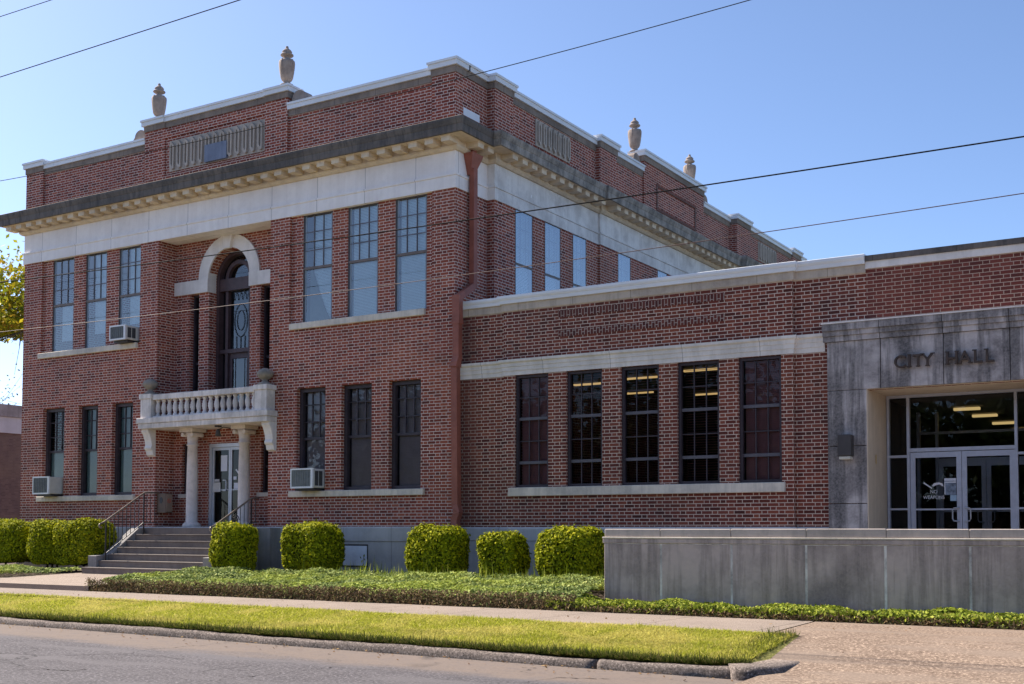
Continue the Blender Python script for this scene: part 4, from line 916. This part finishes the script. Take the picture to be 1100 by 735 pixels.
bm = NEW(); fbox(bm, FS, -4.78, -4.575, 2.42, 2.468, .0065, .008); fbox(bm, FS, -4.78, -4.575, 2.385, 2.41, .0065, .008); fbox(bm, FS, -4.78, -4.762, 2.18, 2.38, .0065, .008); obj('paper_notice', bm, 'paper', dL)
bm = NEW(); fbox(bm, FS, -4.68, -4.572, 2.06, 2.165, .003, .006); obj('paper_notice', bm, 'paper_b', dL)
def text_mesh(s, size, ext, bev=0.):
    cu = bpy.data.curves.new('lettering', 'FONT'); cu.body = s; cu.size = size; cu.extrude = ext; cu.align_x = 'CENTER'; cu.bevel_depth = bev
    o = bpy.data.objects.new('lettering', cu); COL.objects.link(o); me = bpy.data.meshes.new_from_object(o.evaluated_get(bpy.context.evaluated_depsgraph_get()))
    bpy.data.objects.remove(o); bpy.data.curves.remove(cu); return me
def place_text(name, s, size, loc, mat, parent, ext=.002, bev=0., sx=1.):
    me = text_mesh(s, size, ext, bev); me.materials.clear(); me.materials.append(M[mat])
    me.transform(Matrix.Translation(loc) @ Matrix.Rotation(R(90), 4, 'X') @ Matrix.Scale(sx, 4, (1, 0, 0))); return link(name, me, parent)
place_text('lettering', 'NO', .085, (-4.965, YD - .006, 2.20), 'decal', dL)
place_text('lettering', 'WEAPONS', .085, (-4.965, YD - .006, 2.10), 'decal', dL, sx=.92)
bm = NEW(); prism(bm, [(-5.15, 2.385), (-5.135, 2.405), (-4.99, 2.30), (-5.005, 2.285)], FS, .003, .006)
prism(bm, [(-5.0, 2.33), (-4.96, 2.385), (-4.87, 2.40), (-4.81, 2.375), (-4.79, 2.32), (-4.82, 2.33), (-4.86, 2.36), (-4.93, 2.345), (-4.97, 2.325)], FS, .003, .006); obj('door_decal', bm, 'decal', dL)
# lobby behind the doors: walls, ceiling, lights, inner doors
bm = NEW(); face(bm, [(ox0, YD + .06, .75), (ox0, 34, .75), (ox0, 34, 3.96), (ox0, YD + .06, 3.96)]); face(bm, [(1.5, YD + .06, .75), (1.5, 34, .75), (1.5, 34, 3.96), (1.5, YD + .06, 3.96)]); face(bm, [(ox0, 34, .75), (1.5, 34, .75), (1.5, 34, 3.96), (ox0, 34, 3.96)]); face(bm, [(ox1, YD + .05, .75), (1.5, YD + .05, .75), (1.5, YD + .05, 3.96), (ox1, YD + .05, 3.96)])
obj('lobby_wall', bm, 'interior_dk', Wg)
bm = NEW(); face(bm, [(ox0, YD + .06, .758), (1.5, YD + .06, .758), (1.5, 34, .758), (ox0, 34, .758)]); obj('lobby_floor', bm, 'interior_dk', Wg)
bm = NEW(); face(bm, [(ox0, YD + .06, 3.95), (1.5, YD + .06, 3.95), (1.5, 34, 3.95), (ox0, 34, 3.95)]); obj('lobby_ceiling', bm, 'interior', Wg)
for x, y in ((-4.77, 24.6), (-4.73, 26.2), (-4.69, 28.2), (-4.58, 30.2)):
    bm = NEW(); box(bm, x - .24, x + .24, y - .06, y + .06, 3.88, 3.93); obj('ceiling_light', bm, 'lamp', Wg)
FI = ('F', YD + 2.3); bm = NEW()
for a, b in ((-5.78, -5.72), (-5.42, -5.37), (-3.57, -3.52)): fbox(bm, FI, a, b, zf, 3.9, -.05, .05)
fbox(bm, FI, -5.72, -3.0, 3.45, 3.5, -.04, .04); fbox(bm, FI, -5.37, -3.57, 2.9, 2.96, -.04, .04)
inn = obj('vestibule_frame', bm, 'alu', Wg)
entry_door(FI, -5.365, dm - .004, 1, inn, 2.9); entry_door(FI, dm + .004, -3.575, -1, inn, 2.9)

# CITY HALL lettering
sg = thing('wall_sign', 'bronze raised letters reading CITY HALL on the stained stone porch', 'sign', (-4.46, E0, 4.34))
xs = [(-5.191, 'C'), (-5.032, 'I'), (-4.887, 'T'), (-4.731, 'Y'), (-4.328, 'H'), (-4.119, 'A'), (-3.917, 'L'), (-3.730, 'L')]
def serif(x, z, w=.07): return (x - w / 2, x + w / 2, z, z + .018)
for x, ch in xs:
    o = place_text('letter', ch, .31, (x, E0 - .05, 4.338), 'bronze', sg, .022, .003)
    bm = NEW(); bm.from_mesh(o.data); sers = {'I': [(0, 0), (0, .205)], 'T': [(0, 0)], 'Y': [(0, 0), (-.085, .205), (.085, .205)], 'H': [(-.08, 0), (.08, 0), (-.08, .205), (.08, .205)], 'A': [(-.09, 0), (.09, 0)], 'L': [(-.05, .205)], 'C': []}[ch]
    for sx, sz in sers: a, b, c, e = serif(x + sx, 4.338 + sz); box(bm, a, b, E0 - .07, E0 - .03, c, e)
    bm.to_mesh(o.data); bm.free()
t = thing('wall_lamp', 'brown box wall lamp on the stained stone left of the glass doors', 'lamp', (-6.13, E0, 2.8))
bm = NEW(); box(bm, -6.255, -6.02, 21.0, 21.205, 2.83, 3.21); obj('lamp_housing', bm, 'fixture', t, bevel=.012)
bm = NEW(); box(bm, -6.235, -6.04, 21.02, 21.19, 2.775, 2.832); obj('lamp_lens', bm, 'lens', t, bevel=.01)

# ------------------------------------------------------------------ retaining wall
V = 17.3; FV = ('F', V)
rw = thing('retaining_wall', 'long dark stained concrete wall of joined panels in front of the glass doors', 'wall', (-3, V + .2, .3))
vj = [-8.97, -7.958, -6.787, -5.634, -4.484, -3.343, -2.2, -1.05, .1, 1.25, 2.4]
for a, b in zip(vj, vj[1:]):
    bm = NEW(); fbox(bm, FV, a + .016, b - .014, .2, 1.305, -.3, random.uniform(-.002, .004)); obj('wall_panel', bm, 'concrete_wall', rw, bevel=.006)
bm = NEW(); fbox(bm, FV, vj[0] + .02, vj[-1], .2, 1.312, -.29, -.003); obj('joint_mortar', bm, 'mortar', rw)
bm = NEW(); fbox(bm, FV, vj[0] - .005, vj[-1], 1.314, 1.385, -.31, .012); obj('wall_ledge', bm, 'concrete_wall', rw, bevel=.006)
bm = NEW(); fbox(bm, FV, vj[0] - .01, vj[-1], 1.387, 1.415, -.31, .02); obj('ledge_nosing', bm, 'sill', rw, bevel=.006)
vc = [-8.95, -7.97, -6.80, -5.63, -4.47, -3.35, -2.2, -1.05, .1, 1.25, 2.4]
for a, b in zip(vc, vc[1:]):
    bm = NEW(); fbox(bm, FV, a + .003, b - .003, 1.417, 1.545 + random.uniform(-.003, .003), -.29, .0); obj('cap_stone', bm, 'concrete_cap', rw, bevel=.01)

# ------------------------------------------------------------------ overhead cables
def cable(label, f, r, mat, x0=-48, x1=22, y=13.0):
    bm = NEW(); tube(bm, [(x, y, f(x)) for x in np.linspace(x0, x1, 70)], r, 6)
    o = obj('overhead_cable', bm, mat, smooth=True); return tag(o, label, 'cable', 'overhead cables along the street')
cable('thin cable in the top left corner of the sky, highest of all', lambda x: -.01867 * x + 10.234, .0065, 'cable_grey')
cable('grey cable crossing the sky above the left urn', lambda x: .00486 * x + 9.58, .0078, 'cable_grey')
cable('thin pale cable crossing the carved panel and leaving the roof corner', lambda x: .00287 * x * x + .06694 * x + 7.876, .0055, 'cable_grey', -30, 14)
cable('thickest black cable, sagging across the upper windows', lambda x: .00083 * x * x - .00136 * x + 5.5146, .0085, 'cable')
cable('thin rusty red cable, lowest of all, crossing the upper windows', lambda x: .00114 * x * x + .02264 * x + 4.9776, .0052, 'cable_red')

# ------------------------------------------------------------------ plants
def superbox(n, a, b, h, p=3.8, jit=.0):
    """points and normals on a rounded box (half sizes a,b; height h)"""
    w = np.array([b * h * 2, b * h * 2, a * h * 2, a * h * 2, a * b * 4]); f = rng.choice(5, n, p=w / w.sum())
    q = rng.uniform(-1, 1, (n, 3)); s = np.array([[-1, 0, 0], [1, 0, 0], [0, -1, 0], [0, 1, 0], [0, 0, 1]])[f]
    q = np.where(s != 0, s, q); k = (np.abs(q) ** p).sum(1) ** (1 / p); q = q / k[:, None]
    nr = np.sign(q) * np.abs(q) ** (p - 1) / np.array([a, b, h / 2]); nr /= np.linalg.norm(nr, axis=1, keepdims=True)
    return q * np.array([a, b, h / 2]), nr
def hedge(x0, x1, yc_, dep, z0, z1, label, seed):
    c = np.array([(x0 + x1) / 2, yc_, (z0 + z1) / 2 + .03]); a, b, h = (x1 - x0) / 2 + .03, dep / 2 + .03, (z1 - z0) + .0
    t = thing('boxwood_hedge', label, 'hedge', (c[0], c[1], z0), 'clipped hedges along the front')
    n = int(5000 * (2 * a * h + 2 * b * h + 4 * a * b) / 1.); P, N = superbox(n, a, b, h)
    lump = .028 * (np.sin(P[:, 0] * 7 + seed) * np.sin(P[:, 1] * 6 + seed * 2) + np.sin(P[:, 2] * 8 + seed * 3) * np.sin(P[:, 0] * 5.))
    dpt = np.abs(rng.normal(0, .06, n)); P = P + N * (lump - dpt)[:, None] + np.where(rng.uniform(size=n) < .12, rng.uniform(0, .06, n), 0)[:, None] * (N * .6 + np.array([0, 0, .5]))
    zz = (P[:, 2] / (h / 2)); P[:, :2] *= (1 - .10 * np.clip(-zz, 0, 1) ** 2)[:, None]
    quads_mesh('foliage', leaves(P + c, N + np.array([0, 0, .2]), .033, .55, .6), 'hedge', t)
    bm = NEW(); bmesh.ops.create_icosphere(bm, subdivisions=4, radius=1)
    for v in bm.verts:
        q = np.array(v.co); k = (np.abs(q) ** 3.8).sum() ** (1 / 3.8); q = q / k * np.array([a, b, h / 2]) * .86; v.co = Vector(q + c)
    obj('shade_core', bm, 'hedge_core', t, smooth=True)  # solid dark hull: shade behind the leaves painted into its colour
    bm = NEW(); 
    for k in range(3): x = c[0] + (k - 1) * a * .35; tube(bm, [(x, c[1], z0 - .1), (x + .03, c[1], z0 + .3)], .03, 6)
    obj('stem', bm, 'bark', t)
hedge(-30.4, -26.95, 20.0, 1.0, .52, 1.75, 'long clipped hedge at the far left end of the front', 1)
hedge(-26.62, -25.6, 19.95, .95, .52, 1.72, 'narrow clipped hedge squeezed between the far left hedge and the one beside the steps', 2)
hedge(-25.66, -24.15, 19.95, .95, .52, 1.735, 'clipped hedge touching the left side of the front steps', 3)
hedge(-19.66, -18.82, 19.42, .8, .5, 1.64, 'rounded clipped hedge beside the right handrail of the front steps', 4)
hedge(-18.05, -16.84, 20.0, .9, .5, 1.64, 'rounded clipped hedge left of the boarded vent', 5)
hedge(-14.72, -13.58, 20.0, .9, .46, 1.575, 'rounded clipped hedge at the foot of the red drainpipe', 6)
hedge(-12.96, -12.16, 20.0, .8, .46, 1.45, 'smallest clipped hedge, second from the concrete wall', 7)
hedge(-11.68, -10.45, 20.0, .9, .46, 1.54, 'clipped hedge partly hidden behind the left end of the concrete wall', 8)

def stuff(o, label=None): o['kind'] = 'stuff'; return tag(o, label, None) if label else o
def ivy_bed(name, poly_fn, n, label, mat, zf, size=.032, low=.0):
    P = poly_fn(n); z, front = zf(P); pos = np.column_stack([P, z])
    nr = np.zeros((len(P), 3)); nr[:, 2] = 1; nr[:, 1] = -front * 1.2
    return stuff(tag(quads_mesh(name, leaves(pos, nr, size, .6, .6), mat), label, 'ground cover'))
def bed_height(X, Y, yf, zb):
    lum = .03 * np.sin(X * 2.1 + 1) * np.sin(Y * 2.6) + .022 * np.sin(X * 5.3 + Y * 4) + .02 * np.sin(X * 11 - Y * 7)
    d = np.clip((Y - yf) / .28, 0, 1); return zb + (.20 + lum) * np.sqrt(np.clip(1 - (1 - d) ** 2, 0, 1)), d
def main_poly(n):
    x = rng.uniform(-19.95, -9.0, n); y = 16.05 + rng.beta(.8, 1.25, n) * 3.2
    k = ~((x < -19.3) & (y < 16.05 + (-19.3 - x) * .6)) & ~((x > -9.25) & (y > 17.2)); return np.column_stack([x, y])[k]
def main_z(P):
    X, Y = P[:, 0], P[:, 1]; z, d = bed_height(X, Y, 16.0 + .03 * np.sin(X * 3), .33 + (Y - 16) * .052); z = z - np.abs(rng.normal(0, .035, len(X))); return z, 1 - d
ivy_bed('ivy_bed', main_poly, 52000, 'low grey-green leafy ground cover in front of the hedges', 'ivy', main_z)
# brown woody front edge of the bed
n = 15000; x = rng.uniform(-19.9, -8.8, n) ; z = .30 + rng.beta(1., 1.5, n) * .26; y = 16.0 + .02 * np.sin(x * 3) + rng.normal(0, .03, n) + (z - .3) * .2
stuff(tag(quads_mesh('dry_stems', leaves(np.column_stack([x, y, z]), np.tile([0, -1., .2], (n, 1)), .03, .7, .3), 'twig'), 'brown dry stems along the front edge of the ground cover', 'ground cover'))
def right_poly(n): return np.column_stack([rng.uniform(-9.3, 2.5, n), 16.05 + rng.beta(.9, 1.0, n) * 1.2])
def right_z(P):
    X, Y = P[:, 0], P[:, 1]; lum = .05 * np.sin(X * 3.1) + .04 * np.sin(X * 7.7 + Y * 5); d = np.clip((Y - 16.0) / .25, 0, 1)
    thin = (np.sin(X * 1.9 + 2) * np.sin(Y * 5)) > .75
    return .32 + np.clip((-X - 8.2) / 1.2, 0, 1) * .07 + np.where(thin, .03, 1) * (.10 + lum * .55) * np.sqrt(1 - (1 - d) ** 2) - np.abs(rng.normal(0, .03, len(X))) + .0, 1 - d
ivy_bed('ivy_bed', right_poly, 34000, 'bright green ivy strip along the foot of the concrete wall', 'ivy_g', right_z, .034)
n = 8000; x = rng.uniform(-8.9, 2.5, n); z = .30 + rng.beta(1., 1.6, n) * .10; y = 15.99 + rng.normal(0, .03, n)
stuff(tag(quads_mesh('dry_stems', leaves(np.column_stack([x, y, z]), np.tile([0, -1., .2], (n, 1)), .03, .7, .3), 'twig'), 'brown dry stems under the ivy strip by the concrete wall', 'ground cover'))
n = 9000; x = rng.uniform(-9.3, 2.5, n); z = .32 + rng.beta(1.2, 1.4, n) * .13; y = 16.02 + rng.normal(0, .03, n)
stuff(tag(quads_mesh('ivy_edge', leaves(np.column_stack([x, y, z]), np.tile([0, -1., .2], (n, 1)), .03, .7, .5), 'ivy_g'), 'green ivy leaves spilling over the sidewalk edge by the wall', 'ground cover'))
def left_poly(n):
    x = rng.uniform(-36, -24.25, n); y = 17.2 + rng.beta(.9, 1.1, n) * 2.2; k = x < -24.2 - np.abs(rng.normal(0, .05, n)); return np.column_stack([x, y])[k]
def left_z(P):
    X, Y = P[:, 0], P[:, 1]; d = np.clip(np.minimum((Y - 17.1) / .25, (-24.15 - X) / .3), 0, 1)
    return .43 + (.17 + .05 * np.sin(X * 2.3) * np.sin(Y * 3)) * np.sqrt(1 - (1 - d) ** 2) - np.abs(rng.normal(0, .03, len(X))), 1 - d
ivy_bed('ivy_bed', left_poly, 26000, 'grey-green ground cover in front of the hedges left of the walkway', 'ivy', left_z, .034)
# tufts behind the bed
n = 5000; x = rng.uniform(-17, -9.3, n); y = rng.uniform(18.8, 19.6, n); hgt = rng.gamma(2, .05, n); z = .47 + (y - 19) * .03
b = np.column_stack([x, y, z]); lean = rng.normal(0, .05, (n, 2)); wv = np.column_stack([rng.normal(0, .012, n), rng.normal(0, .012, n), np.zeros(n)])
tip = b + np.column_stack([lean, hgt + .06]); stuff(tag(quads_mesh('weeds', np.stack([b - wv, b + wv, tip], 1), 'ivy_g', None, 3), 'thin weeds and grass at the foot of the hedges', 'weeds'))
bm = NEW(); tube(bm, [(-16.72, 20.8, .45), (-16.7, 20.78, .7), (-16.66, 20.76, .95)], .006, 5); sd = thing('seedling', 'thin pale seedling growing against the stone base below the boarded vent', 'plant', (-16.7, 20.8, .45)); obj('stem', bm, 'twig', sd)
pp = np.array([(-16.7 + rng.normal(0, .04), 20.77, .6 + .04 * k) for k in range(10)]); quads_mesh('foliage', leaves(pp, np.tile([0, -1., .3], (10, 1)), .04), 'ivy_g', sd)

# lawn of the verge
def verge(n):
    x = -28 + 23.45 * np.sqrt(rng.uniform(0, 1, n) * .999); lo = yc(x) + .13 + np.clip((x + 5.5), 0, None) ** 2 * .22; hi = ysf(x) + .01 + .03 * np.sin(x * 5) * np.sin(x * 1.3); s = rng.uniform(0, 1, n); return x, lo, hi, s
def blades(x, y, z, h, w, lean):
    n = len(x); b = np.column_stack([x, y, z]); a = rng.uniform(0, 2 * math.pi, n); wv = np.column_stack([np.cos(a) * w, np.sin(a) * w, np.zeros(n)])
    tip = b + np.column_stack([rng.normal(0, lean, n), rng.normal(0, lean, n), h]); return np.stack([b - wv, b + wv, tip], 1)
n = 230000; x, lo, hi, s = verge(n); y = lo + (hi - lo) * s
z = np.where(s < .1, .10 + s * .3, .13 + (s - .1) * .19); k = x < -4.62
h = rng.gamma(5, .006, n) * (1 + .25 * np.sin(x * 2.2) * np.sin(y * 3.1))
stuff(tag(quads_mesh('lawn', blades(x, y, z, h * .85, .0075, .05)[k], 'grass', None, 3), 'sunlit yellow-green grass strip between kerb and sidewalk', 'grass'))
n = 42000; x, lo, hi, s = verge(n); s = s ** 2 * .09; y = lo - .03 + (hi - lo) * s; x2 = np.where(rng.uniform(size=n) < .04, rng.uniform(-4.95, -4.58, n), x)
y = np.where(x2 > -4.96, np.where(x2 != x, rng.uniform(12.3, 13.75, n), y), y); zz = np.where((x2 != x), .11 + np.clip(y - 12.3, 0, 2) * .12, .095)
stuff(tag(quads_mesh('lawn_edge', blades(x2, y, zz, rng.gamma(4, .0145, n), .007, .04), 'grass_shade', None, 3), 'long shaggy grass, coloured as if shaded, along the edge of the verge above the kerb', 'grass'))

n = 420; x = rng.uniform(-20, -3.5, n); u = rng.uniform(size=n); y = np.where(u < .6, yc(x) - .05 - rng.gamma(1.2, .22, n), np.where(u < .8, rng.uniform(12.6, 14.2, n), rng.uniform(14.4, 15.9, n)))
z = np.where(u < .6, .012, np.where(u < .8, .19, .312))
stuff(tag(quads_mesh('fallen_leaves', leaves(np.column_stack([x, y, z]), np.tile([0, 0, 1.], (n, 1)), .022, .25, .6), 'litter'), 'small brown fallen leaves along the kerb, grass and sidewalk', 'fallen leaves'))
# trees
def tree(name, label, x, y, z0, height, rad, leafmat, nleaf, lsize, seed, trunk=.25, group=None, sparse=1., crown_lo=.35, limb_lo=.25):
    r_ = np.random.default_rng(seed); t = thing(name, label, 'tree', (x, y, z0), group)
    bm = NEW(); H = height; base = Vector((x, y, z0))
    tube(bm, [base, base + Vector((.1, 0, H * .25)), base + Vector((-.05, .1, H * .5)), base + Vector((.1, 0, H * .8))], [trunk, trunk * .8, trunk * .55, trunk * .15], 9)
    tips = []
    for k in range(26):
        a = k * 2.4 + r_.uniform(-.3, .3); h0 = H * r_.uniform(limb_lo, .7); L = rad * r_.uniform(.6, 1.05) * (1.1 - .5 * (h0 / H)); up = H * r_.uniform(.08, .3)
        p0 = base + Vector((0, 0, h0)); p2 = p0 + Vector((math.cos(a) * L, math.sin(a) * L, up)); p1 = (p0 + p2) / 2 + Vector((0, 0, up * .15))
        tube(bm, [p0, p1, p2], [trunk * .3, trunk * .17, trunk * .05], 5); tips += [p1, p2, (p1 + p2) / 2]
        for j in range(3):
            q = p2 + Vector(r_.normal(0, rad * .16, 3)); tube(bm, [p1 + (p2 - p1) * r_.uniform(.3, 1), q], [trunk * .08, trunk * .03], 4); tips.append(q)
    tips += [base + Vector((r_.normal(0, rad * .3), r_.normal(0, rad * .3), H * r_.uniform(.75, 1.))) for _ in range(14)]
    obj('trunk', bm, 'bark', t)
    T = np.array([tuple(v) for v in tips]); c = T[r_.integers(0, len(T), nleaf)]
    P = c + r_.normal(0, 1, (nleaf, 3)) * rad * .13 * sparse
    P = P[P[:, 2] > z0 + H * crown_lo * .7]
    quads_mesh('crown', leaves(P, np.tile([0, 0, .6], (len(P), 1)), lsize, .9, .6), leafmat, t); return t
tree('autumn_tree', 'yellow-orange autumn tree beyond the left end of the building', -69.9, 46, 0, 17.7, 6.6, 'autumn', 26000, .17, 11, .35, crown_lo=1.15, limb_lo=.66)
tree('bare_tree', 'thin grey leafless tree rising above the neighbouring roof', -84, 56, 0, 12.6, 7., 'bareleaf', 1600, .10, 5, .18)
# trees across the street (they show as reflections in the lower windows)
for k, (x, y, h, r_) in enumerate([(-52, -26, 11, 6), (-40, -24, 9, 6), (-30, -25, 10, 6), (-20, -22, 9.5, 5.5), (-9, -23, 9, 6), (3, -24, 10, 6), (15, -23, 9, 6), (27, -25, 10, 6)]):
    tree('street_tree', 'green tree across the street, seen only as a reflection in the windows', x, y, 0, h, r_, 'treeleaf', 9000, .28, 30 + k, .25, 'trees across the street', 1.25, .1)
bm = NEW(); box(bm, -70, 45, -34, -30, 0, 3.2); 
cl = tag(obj('boundary_wall', bm, 'nb_brick'), 'long brown wall across the street, seen only as a reflection', 'wall')

# neighbouring building on the left
nb = thing('neighbour_building', 'low brown brick building with a pale stone band at the left edge', 'building', (-50, 40, 0))
bm = NEW(); box(bm, -70, -46, 30.5, 60, 0, 5.72); obj('brick_wall', bm, 'nb_brick', nb)
bm = NEW(); box(bm, -70.1, -45.93, 30.4, 60.1, 5.721, 6.42); obj('stone_band', bm, 'nb_white', nb)
bm = NEW(); box(bm, -70.2, -45.85, 30.3, 60.2, 6.421, 6.95); obj('parapet', bm, 'nb_stone', nb)

# ------------------------------------------------------------------ light, sky, camera
EL, AZ = 44., 2.0          # sun elevation; degrees behind the plane of the front
sv = Vector((-math.cos(R(EL)) * math.cos(R(AZ)), math.cos(R(EL)) * math.sin(R(AZ)), math.sin(R(EL))))
sun = bpy.data.lights.new('sun', 'SUN'); sun.energy = 5.0; sun.angle = R(.53); sun.color = (1., .91, .80)
so = bpy.data.objects.new('sun', sun); COL.objects.link(so); so.rotation_euler = (-sv).to_track_quat('-Z', 'Y').to_euler(); so.location = (-30, 0, 40)
w = bpy.data.worlds.new('World'); scn.world = w; w.use_nodes = True; nt = w.node_tree; nt.nodes.clear()
sky = nt.nodes.new('ShaderNodeTexSky'); sky.sky_type = 'NISHITA'; sky.sun_disc = False; sky.sun_elevation = R(EL); sky.sun_rotation = math.atan2(sv.x, sv.y)
sky.air_density = .62; sky.dust_density = .8; sky.ozone_density = 3.6
bg = nt.nodes.new('ShaderNodeBackground'); bg.inputs[1].default_value = .118; wo = nt.nodes.new('ShaderNodeOutputWorld')
nt.links.new(sky.outputs[0], bg.inputs[0]); nt.links.new(bg.outputs[0], wo.inputs[0])

cam = bpy.data.cameras.new('camera'); co = bpy.data.objects.new('camera', cam); COL.objects.link(co); scn.camera = co
yaw, pitch, roll, f, cy = R(31.746), R(2.627), R(.096), 1292.7, 511.6
fw = Vector((-math.sin(yaw) * math.cos(pitch), math.cos(yaw) * math.cos(pitch), math.sin(pitch))); r0 = Vector((math.cos(yaw), math.sin(yaw), 0)); u0 = r0.cross(fw)
rr = r0 * math.cos(roll) + u0 * math.sin(roll); uu = -r0 * math.sin(roll) + u0 * math.cos(roll)
co.matrix_world = Matrix(((rr.x, uu.x, -fw.x, 0), (rr.y, uu.y, -fw.y, 0), (rr.z, uu.z, -fw.z, 1.5), (0, 0, 0, 1)))
cam.sensor_width = 36; cam.sensor_fit = 'HORIZONTAL'; cam.lens = f / 1100 * 36; cam.shift_y = (cy - 367.5) / 1100; cam.clip_end = 3000; cam.clip_start = .1
scn.view_settings.view_transform = 'Standard'; scn.view_settings.look = 'None'; scn.view_settings.exposure = 1.04; scn.view_settings.gamma = 1; scn.view_settings.use_curve_mapping = False
scn.render.engine = 'CYCLES'; scn.cycles.max_bounces = 8; scn.cycles.transparent_max_bounces = 16
